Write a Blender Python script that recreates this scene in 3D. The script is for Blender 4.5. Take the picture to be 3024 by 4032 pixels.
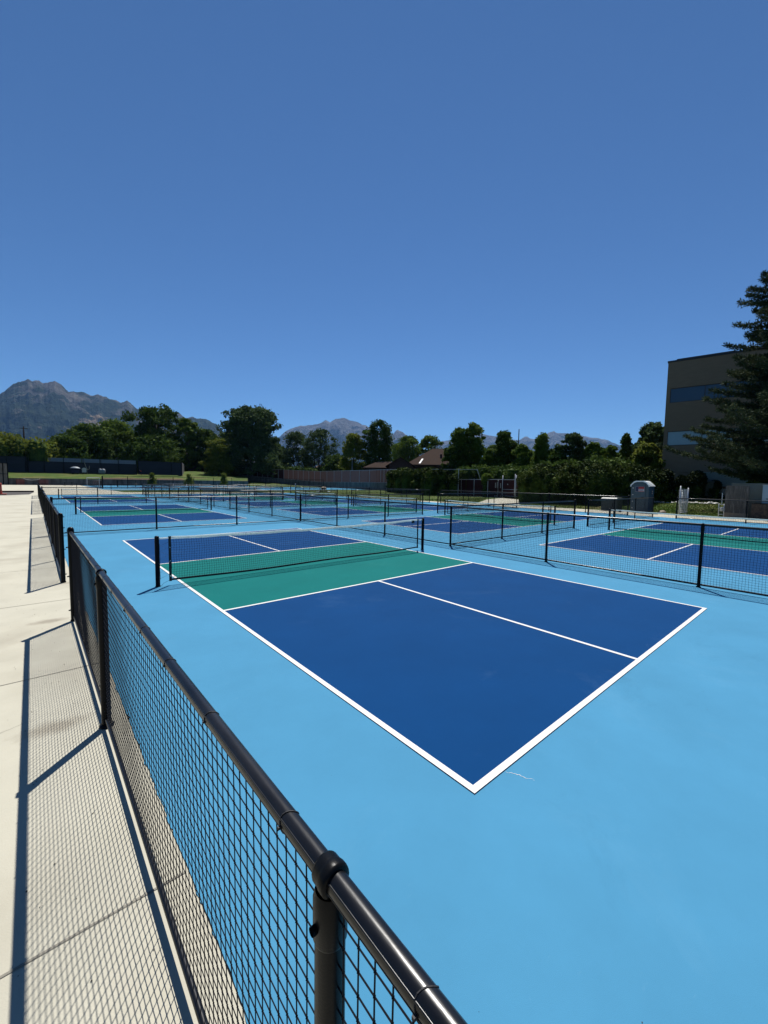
import bpy, math, random
import numpy as np
from mathutils import Vector, Matrix
rad = math.radians
C = bpy.context.scene.collection
for o in list(bpy.data.objects): bpy.data.objects.remove(o)

# ------------------------------------------------------------------ materials
def mat(name, col, rough=.6, var=0.0, vscale=3.0, bump=0.0, bscale=30.0, spec=.5, metal=0.0, trans=0.0, streak=None, col2=None, c2scale=1.0, c2lo=.45, c2hi=.6, coat=0.0):
    m = bpy.data.materials.new(name); m.use_nodes = True
    N, L = m.node_tree.nodes, m.node_tree.links
    b = N['Principled BSDF']
    b.inputs['Roughness'].default_value = rough
    b.inputs['Specular IOR Level'].default_value = spec
    b.inputs['Metallic'].default_value = metal
    if coat: b.inputs['Coat Weight'].default_value = coat; b.inputs['Coat Roughness'].default_value = .12
    tc = N.new('ShaderNodeTexCoord'); src = tc.outputs['Object']
    if streak:
        mp = N.new('ShaderNodeMapping'); mp.inputs['Scale'].default_value = streak
        L.new(src, mp.inputs['Vector']); vsrc = mp.outputs['Vector']
    else: vsrc = src
    cur = None
    base = N.new('ShaderNodeRGB'); base.outputs[0].default_value = (*col, 1); cur = base.outputs[0]
    if col2:
        n2 = N.new('ShaderNodeTexNoise'); n2.inputs['Scale'].default_value = c2scale; n2.inputs['Detail'].default_value = 6
        L.new(vsrc, n2.inputs['Vector'])
        cr = N.new('ShaderNodeMapRange'); cr.inputs['From Min'].default_value = c2lo; cr.inputs['From Max'].default_value = c2hi
        L.new(n2.outputs['Fac'], cr.inputs['Value'])
        mx = N.new('ShaderNodeMix'); mx.data_type = 'RGBA'
        L.new(cr.outputs['Result'], mx.inputs['Factor']); L.new(cur, mx.inputs['A']); mx.inputs['B'].default_value = (*col2, 1)
        cur = mx.outputs['Result']
    if var:
        n = N.new('ShaderNodeTexNoise'); n.inputs['Scale'].default_value = vscale; n.inputs['Detail'].default_value = 8; n.inputs['Roughness'].default_value = .65
        L.new(vsrc, n.inputs['Vector'])
        r = N.new('ShaderNodeMapRange'); r.inputs['From Min'].default_value = .3; r.inputs['From Max'].default_value = .7
        r.inputs['To Min'].default_value = 1 - var; r.inputs['To Max'].default_value = 1 + var
        L.new(n.outputs['Fac'], r.inputs['Value'])
        vm = N.new('ShaderNodeVectorMath'); vm.operation = 'SCALE'
        L.new(cur, vm.inputs[0]); L.new(r.outputs['Result'], vm.inputs['Scale']); cur = vm.outputs[0]
    L.new(cur, b.inputs['Base Color'])
    if bump:
        bn = N.new('ShaderNodeTexNoise'); bn.inputs['Scale'].default_value = bscale; bn.inputs['Detail'].default_value = 4
        L.new(vsrc, bn.inputs['Vector'])
        bp = N.new('ShaderNodeBump'); bp.inputs['Strength'].default_value = bump; bp.inputs['Distance'].default_value = .02
        L.new(bn.outputs['Fac'], bp.inputs['Height']); L.new(bp.outputs['Normal'], b.inputs['Normal'])
    if trans:
        out = N['Material Output']; t = N.new('ShaderNodeBsdfTranslucent'); ms = N.new('ShaderNodeMixShader')
        ms.inputs[0].default_value = trans; L.new(cur, t.inputs['Color'])
        L.new(b.outputs[0], ms.inputs[1]); L.new(t.outputs[0], ms.inputs[2]); L.new(ms.outputs[0], out.inputs['Surface'])
    return m

def court_mat(name, col, scuff, amt=.35):
    """acrylic court paint: roller unevenness, faint pale scuffs, fine grit"""
    m = mat(name, col, rough=.9, var=.07, vscale=.9, bump=.16, bscale=380, spec=.05)
    N, L = m.node_tree.nodes, m.node_tree.links; b = N['Principled BSDF']; b.inputs['Sheen Weight'].default_value = .07 if 'light' in name else .012; b.inputs['Sheen Roughness'].default_value = .5; b.inputs['Sheen Tint'].default_value = (.6, .85, 1, 1)
    src = b.inputs['Base Color'].links[0].from_socket
    tc = [n for n in N if n.bl_idname == 'ShaderNodeTexCoord'][0].outputs['Object']
    def layer(src, scale, lo, hi, vec, colr, a):
        mp = N.new('ShaderNodeMapping'); mp.inputs['Scale'].default_value = vec; L.new(tc, mp.inputs['Vector'])
        n = N.new('ShaderNodeTexNoise'); n.inputs['Scale'].default_value = scale; n.inputs['Detail'].default_value = 9; n.inputs['Roughness'].default_value = .7
        n.inputs['Distortion'].default_value = .6
        L.new(mp.outputs[0], n.inputs['Vector'])
        r = N.new('ShaderNodeMapRange'); r.inputs['From Min'].default_value = lo; r.inputs['From Max'].default_value = hi; r.inputs['To Max'].default_value = a
        L.new(n.outputs['Fac'], r.inputs['Value'])
        mx = N.new('ShaderNodeMix'); mx.data_type = 'RGBA'; L.new(r.outputs['Result'], mx.inputs['Factor'])
        L.new(src, mx.inputs['A']); mx.inputs['B'].default_value = (*colr, 1); return mx.outputs['Result']
    src = layer(src, .8, .57, .78, (1, 1, 1), scuff, amt)
    src = layer(src, 2.2, .66, .78, (1, .35, 1), scuff, amt * .8)
    src = layer(src, 1.1, .60, .85, (.6, 1, 1), tuple(c * .55 for c in col), .45)
    src = layer(src, 60, .66, .80, (1, 1, 1), scuff, .30)
    src = layer(src, 210, .60, .75, (1, 1, 1), tuple(c * .5 for c in col), .35)
    src = layer(src, 14, .64, .74, (.25, 1, 1), scuff, .30)
    L.new(src, b.inputs['Base Color'])
    return m

M = {}
M['lightblue'] = court_mat('light_blue_acrylic', (.050, .186, .306), (.12, .26, .37), .15)
M['darkblue'] = court_mat('dark_blue_acrylic', (.0025, .036, .122), (.030, .075, .17), .42)
M['green'] = court_mat('green_acrylic', (.0045, .106, .101), (.03, .17, .155), .36)
M['line'] = mat('white_line_paint', (0.4960, 0.4960, 0.4836), .6, .05, 6, .1, 300, col2=(0.3844, 0.3906, 0.3844), c2scale=7, c2lo=.60, c2hi=.80)
M['concrete'] = mat('broomed_concrete', (0.3720, 0.3534, 0.2821), .85, .08, 1.3, .12, 160, spec=.2, col2=(0.3100, 0.2883, 0.2263), c2scale=.7, c2lo=.5, c2hi=.75)
M['groove'] = mat('dark_joint_concrete', (0.1674, 0.1550, 0.1240), .9, .15, 20)  # darker concrete for the tooled joints and hairline cracks
M['oldconcrete'] = mat('weathered_concrete', (.16, .15, .135), .9, .30, 1.2, .3, 20, spec=.2, streak=(1, 1, .25), col2=(.09, .085, .075), c2scale=1.6, c2lo=.45, c2hi=.65)
M['grass'] = mat('lawn_green', (0.0400, 0.0680, 0.0096), .9, .35, .8, .6, 60, spec=.1, col2=(0.0840, 0.0800, 0.0240), c2scale=.25, c2lo=.5, c2hi=.68)
M['mulch'] = mat('bark_mulch', (0.0620, 0.0434, 0.0279), .95, .3, 2, .5, 30, spec=.1)
M['earth'] = mat('valley_floor', (0.0420, 0.0455, 0.0245), .95, .3, .01, spec=.1, col2=(0.0840, 0.0735, 0.0490), c2scale=.003)
M['black'] = mat('black_powder_coat', (.0035, .004, .005), .34, .15, 12, .04, 200, spec=.10)
M['vinyl'] = mat('black_vinyl_sleeve', (.005, .0055, .007), .29, .35, 14, .04, 60, spec=.34, col2=(.013, .013, .014), c2scale=5, streak=(.25, 1, 1))
M['cord'] = mat('black_net_cord', (.005, .0055, .009), .8, 0, spec=.15)
M['band'] = mat('white_net_tape', (.82, .86, .84), .7, .06, 4, .2, 30, trans=.55)
M['blackband'] = mat('black_net_binding', (.010, .010, .012), .7, .1, 8, .1, 50)
M['steel'] = mat('galvanised_steel', (.42, .44, .46), .42, .12, 6, 0, metal=.7)
M['bolt'] = mat('bright_bolt', (.75, .75, .72), .2, 0, metal=1)
M['red'] = mat('orange_red_plastic', (.42, .06, .03), .6, .1, 4)
M['slatred'] = mat('maroon_privacy_slat', (.042, .0165, .0180), .8, .30, 3, spec=.1, streak=(6, 6, .3), trans=.12)
M['slatgrey'] = mat('faded_mauve_slat', (.215, .130, .115), .8, .18, 3, spec=.1, streak=(6, 6, .3), trans=.35)
M['screen'] = mat('dark_navy_windscreen', (.008, .012, .022), .8, .35, .5, streak=(.3, .3, 2))
M['whitewall'] = mat('pale_vinyl_fence', (.16, .19, .21), .6, .08, 2)
M['roofbrown'] = mat('brown_shingle', (.043, .032, .027), 1.0, .22, 5, .1, 8, spec=0)
M['rooftan'] = mat('tan_shingle', (0.1054, 0.0744, 0.0558), .9, .2, 5, .3, 8, spec=0)
M['brickdark'] = mat('dark_brick_wall', (.040, .022, .020), .9, .3, 3)
M['tanside'] = mat('tan_siding', (.125, .115, .095), .8, .08, 3)
M['trim'] = mat('pale_trim', (.36, .36, .34), .6)
M['greyhouse'] = mat('slate_siding', (.035, .050, .065), .8, .1, 3)
M['brownpanel'] = mat('brown_cladding', (.195, .145, .098), .9, .07, 1.2, .05, 20, spec=.05, streak=(1, 1, 4))
M['coping'] = mat('black_coping', (.012, .012, .013), .5)
M['glass'] = mat('blue_grey_glazing', (.26, .37, .40), .12, .06, .5, spec=.4)
M['glassdark'] = mat('dark_blue_glazing', (.028, .062, .100), .10, .06, .5, spec=.45)
M['lamp'] = mat('ceiling_fixture', (.5, .55, .6), .6)
M['sage'] = mat('sage_stucco', (.20, .24, .21), .8, .06, 2)
M['wood'] = mat('utility_pole_wood', (.022, .018, .015), .95, .2, 4, spec=0)
M['ply'] = mat('weathered_plywood', (.062, .056, .048), .9, .55, 3.5, .2, 20, streak=(3, 5, .6), col2=(.13, .12, .105), c2scale=3, c2lo=.52, c2hi=.70)
M['plyfresh'] = mat('fresh_plywood', (.20, .155, .105), .85, .12, 3, streak=(4, 4, .5))
M['rust'] = mat('brown_burlap_screen', (.070, .045, .030), .9, .6, 6, .3, 30, col2=(.13, .08, .045), c2scale=9, c2lo=.5, c2hi=.68)
M['whitecab'] = mat('pale_blue_enamel', (0.2700, 0.3400, 0.3800), .4, .05, 2)
M['beigecab'] = mat('beige_panel', (.155, .16, .125), .7, .08, 3)
M['potty'] = mat('grey_green_polyethylene', (.040, .066, .078), .5, .12, 4, .1, 20)
M['pottyblue'] = mat('teal_polyethylene', (.012, .050, .095), .5, .15, 4)
M['pottyroof'] = mat('white_roof_plastic', (0.6800, 0.7140, 0.6970), .5, .03, 4)
M['boxgreen'] = mat('utility_green_enamel', (.020, .033, .026), .5, .1, 4)
M['dumpgreen'] = mat('dumpster_green', (.012, .028, .026), .6, .2, 4)
M['bark'] = mat('tree_bark', (.05, .042, .034), .95, .3, 8, .5, 30)
M['signred'] = mat('sign_red', (.30, .012, .010), .6)
M['signnavy'] = mat('sign_navy', (.010, .012, .045), .6)
M['signwhite'] = mat('sign_white', (0.3844, 0.3596, 0.3720), .6)
M['white'] = mat('matt_white', (0.4464, 0.4464, 0.4340), .6)
M['alu'] = mat('bench_aluminium', (0.3410, 0.3720, 0.4092), .35, .08, 4, metal=.6)
M['dirt'] = mat('dark_dirt', (0.0385, 0.0315, 0.0266), .95, .3, 3, .5, 10)
M['crate'] = mat('brown_cloth', (.10, .06, .05), .8)
M['darkglass'] = mat('dark_glass', (.01, .012, .015), .08, spec=.8)
M['tyre'] = mat('rubber', (.012, .012, .012), .85)
M['carpaint'] = mat('dark_car_paint', (.02, .022, .025), .25, spec=.6, coat=.6)
M['skin'] = mat('skin', (.35, .20, .14), .6)

def leafmat(name, c, c2, trans=.25, sc=.6):
    m = mat(name, c, .8, .35, 5, spec=.06, col2=c2, c2scale=sc, c2lo=.42, c2hi=.62, trans=trans); return m
M['leaf_dark'] = leafmat('dark_broadleaf', (.033, .062, .013), (.066, .102, .019))
M['leaf_shade'] = leafmat('shaded_shrub_leaf', (.012, .020, .008), (.022, .032, .010), .05)  # darkened leaf colour, the pine's shade put into the shrubs
M['leaf_mid'] = leafmat('mid_broadleaf', (.054, .098, .016), (.112, .156, .026))
M['leaf_olive'] = leafmat('olive_leaf', (.080, .108, .018), (.135, .148, .024), .35)
M['leaf_blue'] = leafmat('grey_green_leaf', (.040, .068, .028), (.070, .104, .036))
M['leaf_hedge'] = leafmat('juniper_hedge', (.013, .025, .006), (.080, .105, .018), .06, .8)
M['needle'] = leafmat('pine_needle', (.026, .040, .020), (.056, .072, .030), .12, .8)
M['leaf_grass'] = leafmat('grass_blade', (.045, .085, .012), (.09, .11, .025), .3, .5)

def stains(m, spots, col):
    N, L = m.node_tree.nodes, m.node_tree.links; b = N['Principled BSDF']; src = b.inputs['Base Color'].links[0].from_socket
    tc = N.new('ShaderNodeTexCoord'); n = N.new('ShaderNodeTexNoise'); n.inputs['Scale'].default_value = 9; n.inputs['Detail'].default_value = 8; n.inputs['Roughness'].default_value = .7
    L.new(tc.outputs['Object'], n.inputs['Vector'])
    for (x, y, sx, sy, amt) in spots:
        mp = N.new('ShaderNodeMapping'); mp.inputs['Location'].default_value = (-x/sx, -y/sy, 0); mp.inputs['Scale'].default_value = (1/sx, 1/sy, 0); L.new(tc.outputs['Object'], mp.inputs['Vector'])
        ln = N.new('ShaderNodeVectorMath'); ln.operation = 'LENGTH'; L.new(mp.outputs[0], ln.inputs[0])
        ad = N.new('ShaderNodeMath'); ad.operation = 'ADD'; L.new(ln.outputs['Value'], ad.inputs[0]); L.new(n.outputs['Fac'], ad.inputs[1])
        mr = N.new('ShaderNodeMapRange'); mr.inputs['From Min'].default_value = 1.35; mr.inputs['From Max'].default_value = .75; mr.inputs['To Max'].default_value = amt; L.new(ad.outputs[0], mr.inputs['Value'])
        mx = N.new('ShaderNodeMix'); mx.data_type = 'RGBA'; L.new(mr.outputs[0], mx.inputs['Factor']); L.new(src, mx.inputs['A']); mx.inputs['B'].default_value = (*col, 1); src = mx.outputs['Result']
    L.new(src, b.inputs['Base Color'])
def broom(m):
    N, L = m.node_tree.nodes, m.node_tree.links; b = N['Principled BSDF']; old = b.inputs['Normal'].links[0].from_socket
    tc = N.new('ShaderNodeTexCoord'); mp = N.new('ShaderNodeMapping'); mp.inputs['Scale'].default_value = (5, 260, 1); L.new(tc.outputs['Object'], mp.inputs['Vector'])
    n = N.new('ShaderNodeTexNoise'); n.inputs['Scale'].default_value = 1; n.inputs['Detail'].default_value = 3; L.new(mp.outputs[0], n.inputs['Vector'])
    bp = N.new('ShaderNodeBump'); bp.inputs['Strength'].default_value = .35; bp.inputs['Distance'].default_value = .003; L.new(n.outputs['Fac'], bp.inputs['Height']); L.new(old, bp.inputs['Normal']); L.new(bp.outputs['Normal'], b.inputs['Normal'])
    src = b.inputs['Base Color'].links[0].from_socket; v = N.new('ShaderNodeTexVoronoi'); v.inputs['Scale'].default_value = 150; L.new(tc.outputs['Object'], v.inputs['Vector'])
    mr = N.new('ShaderNodeMapRange'); mr.inputs['From Min'].default_value = .0; mr.inputs['From Max'].default_value = .16; mr.inputs['To Min'].default_value = .45; mr.inputs['To Max'].default_value = 0; L.new(v.outputs['Distance'], mr.inputs['Value'])
    mx = N.new('ShaderNodeMix'); mx.data_type = 'RGBA'; L.new(mr.outputs[0], mx.inputs['Factor']); L.new(src, mx.inputs['A']); mx.inputs['B'].default_value = (.20, .185, .15, 1); L.new(mx.outputs['Result'], b.inputs['Base Color'])
broom(M['concrete'])
stains(M['concrete'], [(-1.95, 5.62, .30, .16, .62), (-1.98, 2.55, .34, .17, .60), (-2.6, 5.0, .5, .3, .22), (-2.5, 1.0, .35, .5, .18), (-3.2, 8, .9, .5, .22), (-2.7, 11.5, .8, .35, .3), (-4, 16, 1.5, .6, .25), (-1.6, 8.0, .2, .1, .5)], (.16, .135, .10))

# ------------------------------------------------------------------ mesh helpers
class MB:
    def __init__(s): s.v = []; s.f = []; s.n = 0
    def add(s, v, f):
        s.v.append(np.asarray(v, float).reshape(-1, 3)); s.f += [tuple(i + s.n for i in q) for q in f]; s.n += len(s.v[-1]); return s
    def box(s, a, b, R=None, o=(0, 0, 0)):
        (x0, y0, z0), (x1, y1, z1) = a, b
        v = np.array([(x0,y0,z0),(x1,y0,z0),(x1,y1,z0),(x0,y1,z0),(x0,y0,z1),(x1,y0,z1),(x1,y1,z1),(x0,y1,z1)], float)
        if R is not None: v = v @ np.array(R).T
        v = v + np.array(o)
        return s.add(v, [(0,3,2,1),(4,5,6,7),(0,1,5,4),(1,2,6,5),(2,3,7,6),(3,0,4,7)])
    def tube(s, pts, r, n=8, caps=True):
        P = [Vector([float(c) for c in p]) for p in pts]; rs = r if hasattr(r, '__len__') else [r] * len(P)
        rings = []; up0 = None
        for i, p in enumerate(P):
            t = (P[min(i+1, len(P)-1)] - P[max(i-1, 0)])
            if t.length < 1e-9: t = Vector((0, 0, 1))
            t.normalize()
            if up0 is None: up0 = Vector((0, 0, 1)) if abs(t.z) < .9 else Vector((1, 0, 0))
            a = t.cross(up0)
            if a.length < 1e-6: a = t.cross(Vector((0, 1, 0)))
            a.normalize(); b = t.cross(a).normalized(); up0 = -b if abs(t.z) < .999 else up0
            up0 = (a.cross(t)).normalized()
            rings.append([p + float(rs[i]) * (math.cos(2*math.pi*k/n) * a + math.sin(2*math.pi*k/n) * b) for k in range(n)])
        v = [tuple(q) for rg in rings for q in rg]; f = []
        for i in range(len(P) - 1):
            for k in range(n):
                f.append((i*n+k, (i+1)*n+k, (i+1)*n+(k+1) % n, i*n+(k+1) % n))
        if caps: f += [tuple(range(n)), tuple(reversed([(len(P)-1)*n+k for k in range(n)]))]
        return s.add(v, f)
    def lathe(s, prof, n=16, o=(0,0,0), axis='z'):
        v = []; f = []
        for (r, z) in prof:
            for k in range(n):
                a = 2*math.pi*k/n; c, d = r*math.cos(a), r*math.sin(a)
                v.append({'z': (c, d, z), 'y': (c, z, d), 'x': (z, c, d)}[axis])
        for i in range(len(prof) - 1):
            for k in range(n): f.append((i*n+k, i*n+(k+1) % n, (i+1)*n+(k+1) % n, (i+1)*n+k))
        return s.add(np.array(v) + np.array(o), f)
    def quad(s, a, b, c, d): return s.add([a, b, c, d], [(0, 1, 2, 3)])
    def poly(s, pts): return s.add(pts, [tuple(range(len(pts)))])
    def prism(s, pts, z0, z1):
        n = len(pts)
        v = [(x, y, z0) for x, y in pts] + [(x, y, z1) for x, y in pts]
        return s.add(v, [tuple(reversed(range(n))), tuple(range(n, 2*n))] + [(i, (i+1) % n, n+(i+1) % n, n+i) for i in range(n)])
    def mesh(s, name, m, smooth=False):
        me = bpy.data.meshes.new(name); v = np.concatenate(s.v) if s.v else np.zeros((0, 3))
        me.from_pydata(v.tolist(), [], s.f); me.materials.append(M[m] if isinstance(m, str) else m)
        if smooth: me.polygons.foreach_set('use_smooth', [True] * len(me.polygons))
        me.update(); return me
    def build(s, name, m, parent=None, smooth=False, loc=None):
        return link(name, s.mesh(name, m, smooth), parent, loc)
def link(name, me, parent=None, loc=None):
    o = bpy.data.objects.new(name, me); C.objects.link(o)
    if parent is not None: o.parent = parent
    if loc is not None: o.location = loc
    return o
def tag(o, label=None, cat=None, group=None, kind=None):
    if label: o['label'] = label
    if cat: o['category'] = cat
    if group: o['group'] = group
    if kind: o['kind'] = kind
    return o
def thing(name, label, cat, loc=(0, 0, 0), rz=0, group=None):
    o = bpy.data.objects.new(name, None); o.empty_display_size = .2; C.objects.link(o)
    o.location = loc; o.rotation_euler = (0, 0, rz); return tag(o, label, cat, group)
def quads_mesh(name, V, m):
    """V: (n,4,3) array of leaf quads"""
    n = len(V); me = bpy.data.meshes.new(name)
    me.vertices.add(4*n); me.vertices.foreach_set('co', V.reshape(-1).astype(np.float32))
    me.loops.add(4*n); me.loops.foreach_set('vertex_index', np.arange(4*n, dtype=np.int32))
    me.polygons.add(n); me.polygons.foreach_set('loop_start', np.arange(0, 4*n, 4, dtype=np.int32))
    try: me.polygons.foreach_set('loop_total', np.full(n, 4, dtype=np.int32))
    except Exception: pass
    me.materials.append(M[m]); me.update(calc_edges=True); me.validate(); return me

# ------------------------------------------------------------------ camera (solved from the court markings)
CAM = np.array([-2.038284, -1.448627, 1.962713]); YAW, PIT, ROLL, FPX = rad(40.763653), rad(-4.298301), rad(.841077), 1602.0187
cy, sy, cp, sp, cr, sr = math.cos(YAW), math.sin(YAW), math.cos(PIT), math.sin(PIT), math.cos(ROLL), math.sin(ROLL)
fw = np.array([sy*cp, cy*cp, sp]); rt = np.array([cy, -sy, 0]); up = np.cross(rt, fw)
R_, U_ = rt*cr + up*sr, up*cr - rt*sr
cd = bpy.data.cameras.new('camera'); cam = bpy.data.objects.new('camera', cd); C.objects.link(cam)
mw = Matrix.Identity(4)
for i in range(3): mw[i][0], mw[i][1], mw[i][2], mw[i][3] = R_[i], U_[i], -fw[i], CAM[i]
cam.matrix_world = mw; cd.sensor_fit = 'HORIZONTAL'; cd.sensor_width = 36; cd.lens = 36*FPX/3024
cd.clip_start = .02; cd.clip_end = 80000; bpy.context.scene.camera = cam
# bearings surveyed from the photograph: world position at a given ground distance along a bearing
def _ray(u, v): return fw + R_*(u-1512)/FPX - U_*(v-2016)/FPX
def SP(u, d, v=1890):
    r = _ray(u, v); a = math.atan2(r[0], r[1]); return (CAM[0] + d*math.sin(a), CAM[1] + d*math.cos(a))
def SZ(u, v, d):
    r = _ray(u, v); return CAM[2] + r[2]/math.hypot(r[0], r[1])*d
def P3(u, v, d): x, y = SP(u, d, v); return (x, y, SZ(u, v, d))

# ------------------------------------------------------------------ light
SUN_EL, SUN_AZ = rad(60.5), rad(44.5)   # azimuth from +Y towards +X
sd = Vector((math.sin(SUN_AZ)*math.cos(SUN_EL), math.cos(SUN_AZ)*math.cos(SUN_EL), math.sin(SUN_EL)))
sl = bpy.data.lights.new('sun', 'SUN'); sl.energy = 5.0; sl.angle = rad(.45); sl.color = (1, .965, .91)
so = bpy.data.objects.new('sun', sl); C.objects.link(so); so.rotation_euler = sd.to_track_quat('Z', 'Y').to_euler(); so.location = (0, 0, 60)
w = bpy.data.worlds.new('World'); bpy.context.scene.world = w; w.use_nodes = True
N, L = w.node_tree.nodes, w.node_tree.links; bg = N['Background']
sk = N.new('ShaderNodeTexSky'); sk.sky_type = 'NISHITA'; sk.sun_disc = False; sk.sun_elevation = SUN_EL; sk.sun_rotation = SUN_AZ
sk.altitude = 1350; sk.air_density = 1.0; sk.dust_density = 0.0; sk.ozone_density = 10.0
tint = N.new('ShaderNodeMix'); tint.data_type = 'RGBA'; tint.blend_type = 'MULTIPLY'; tint.inputs['Factor'].default_value = 1; tint.inputs['B'].default_value = (.76, .935, 1.0, 1); L.new(sk.outputs[0], tint.inputs['A']); L.new(tint.outputs['Result'], bg.inputs[0]); bg.inputs[1].default_value = .057
vs = bpy.context.scene.view_settings; vs.view_transform = 'Standard'; vs.look = 'None'; vs.gamma = 1; vs.exposure = .68
cyc = bpy.context.scene.cycles; cyc.use_denoising = True; cyc.max_bounces = 8; cyc.volume_bounces = 0; cyc.transparent_max_bounces = 8
try: cyc.denoiser = 'OPENIMAGEDENOISE'; cyc.denoising_prefilter = 'ACCURATE'; cyc.denoising_input_passes = 'RGB_ALBEDO_NORMAL'
except Exception: pass

# ------------------------------------------------------------------ ground, slabs
rng = np.random.default_rng(7); random.seed(7)
def sheet(name, pts, z, m):
    o = MB().poly([(x, y, z) for x, y in pts]).build(name, m); return tag(o, kind='structure')
def rect(x0, y0, x1, y1): return [(x0, y0), (x1, y0), (x1, y1), (x0, y1)]
sheet('ground', rect(-40000, -40000, 40000, 40000), -.06, 'earth')
sheet('west_lawn', [(-60, -30), (-9, -30), (-9, 124), (-60, 124)], -.02, 'grass')
sheet('concrete_walkway', rect(-9, -14, -1.52, 62), -.004, 'concrete')
sheet('concrete_plaza', [(-9, 62), (-1.52, 62), (-1.52, 54.6), (7, 54.6), (28, 54.6), (28, 58), (7.2, 63), (6.2, 118), (-9, 120)], -.0045, 'concrete')
sheet('concrete_border', [(27.5, -14), (31.9, -14), (31.3, 11.8), (28.9, 26.5), (28, 54.6), (27.5, 54.6)], -.004, 'concrete')
sheet('concrete_path', [(30.2, 18.2), (41.5, 23.0), (45.5, 29.5), (38.9, 27.3), (29.6, 22)], -.008, 'concrete')
sheet('court_surface', rect(-1.52, -14, 27.5, 54.6), 0, 'lightblue')
sheet('far_court_surface', rect(6.6, 73.5, 60, 116), -.002, 'lightblue')
sheet('lawn', [(7.2, 62.9), (28, 57.9), (28.2, 54.6), (29.1, 26.5), (31.2, 12), (55, 12), (60, 74), (60, 73.2), (7.2, 73.2)], -.012, 'grass')
sheet('east_lawn_flat', [(60, 73), (140, 160), (70, 160), (60, 116), (60, 80)], -.02, 'grass')
# control joints tooled across the walk (dark recessed strips)
jm = MB()
for k in range(-4, 18):
    y = .62 + 3.055*k; w_ = .006
    jm.poly([(-9, y-w_, -.001), (-1.53, y-w_+.0, -.001), (-1.53, y+w_, -.001), (-9, y+w_, -.001)])
tag(jm.build('walkway_joints', 'groove'), kind='structure')
sheet('dirt_patch', [(-9, 52), (-4.3, 54.6), (-2.4, 56.8), (-1.95, 66), (-9, 68)], -.0015, 'dirt')
# hairline crack, scratches and grit
cg = np.random.default_rng(21)
def ragged(name, a, b, w_, m, z, n=26, j=.012):
    a, b = np.array(a, float), np.array(b, float); d = b-a; nn = np.array([-d[1], d[0]])/np.linalg.norm(d); off = np.cumsum(cg.normal(size=n))*j*.35; off -= np.linspace(0, off[-1], n)
    wv = w_*(.35+.65*cg.random(n))*np.sin(np.linspace(.15, 3.0, n)); P = [a+d*t+nn*o for t, o in zip(np.linspace(0, 1, n), off)]
    v = [(*(p+nn*q), z) for p, q in zip(P, wv)]+[(*(p-nn*q), z) for p, q in zip(P, wv)]
    return tag(MB().add(v, [(n+i, n+i+1, i+1, i) for i in range(n-1)]).build(name, m), kind='structure')
ragged('hairline_crack', (-2.75, 2.55), (-2.05, 2.80), .0022, 'groove', -.0015)
ragged('hairline_crack', (-3.6, 6.1), (-2.35, 5.75), .0022, 'groove', -.0015)
ragged('court_scratch', (.345, .0), (.404, -.182), .0028, 'line', .0015)
gv = []; gf = 0; gm = MB()
for k in range(420):
    if k < 260: x, y, z0 = -1.9+cg.normal()*.35, cg.uniform(-.6, 12), -.002
    else: x, y, z0 = cg.uniform(-1.3, 7), cg.uniform(-3, 9), .0
    if k < 260 and x > -1.54: x = -1.54-abs(cg.normal()*.1)
    q = cg.uniform(.0015, .0048)*(1 if k < 260 else .7); v = np.array([(1,0,0),(-1,0,0),(0,1,0),(0,-1,0),(0,0,.8),(0,0,-.3)])*q*cg.uniform(.6, 1.4, 3)+np.array([x, y, z0+q*.3])
    gm.add(v, [(0,2,4),(2,1,4),(1,3,4),(3,0,4),(2,0,5),(1,2,5),(3,1,5),(0,3,5)])
tag(gm.build('grit', 'bark'), 'dark grit scattered over the walk and court surface', 'grit', kind='stuff')
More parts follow.
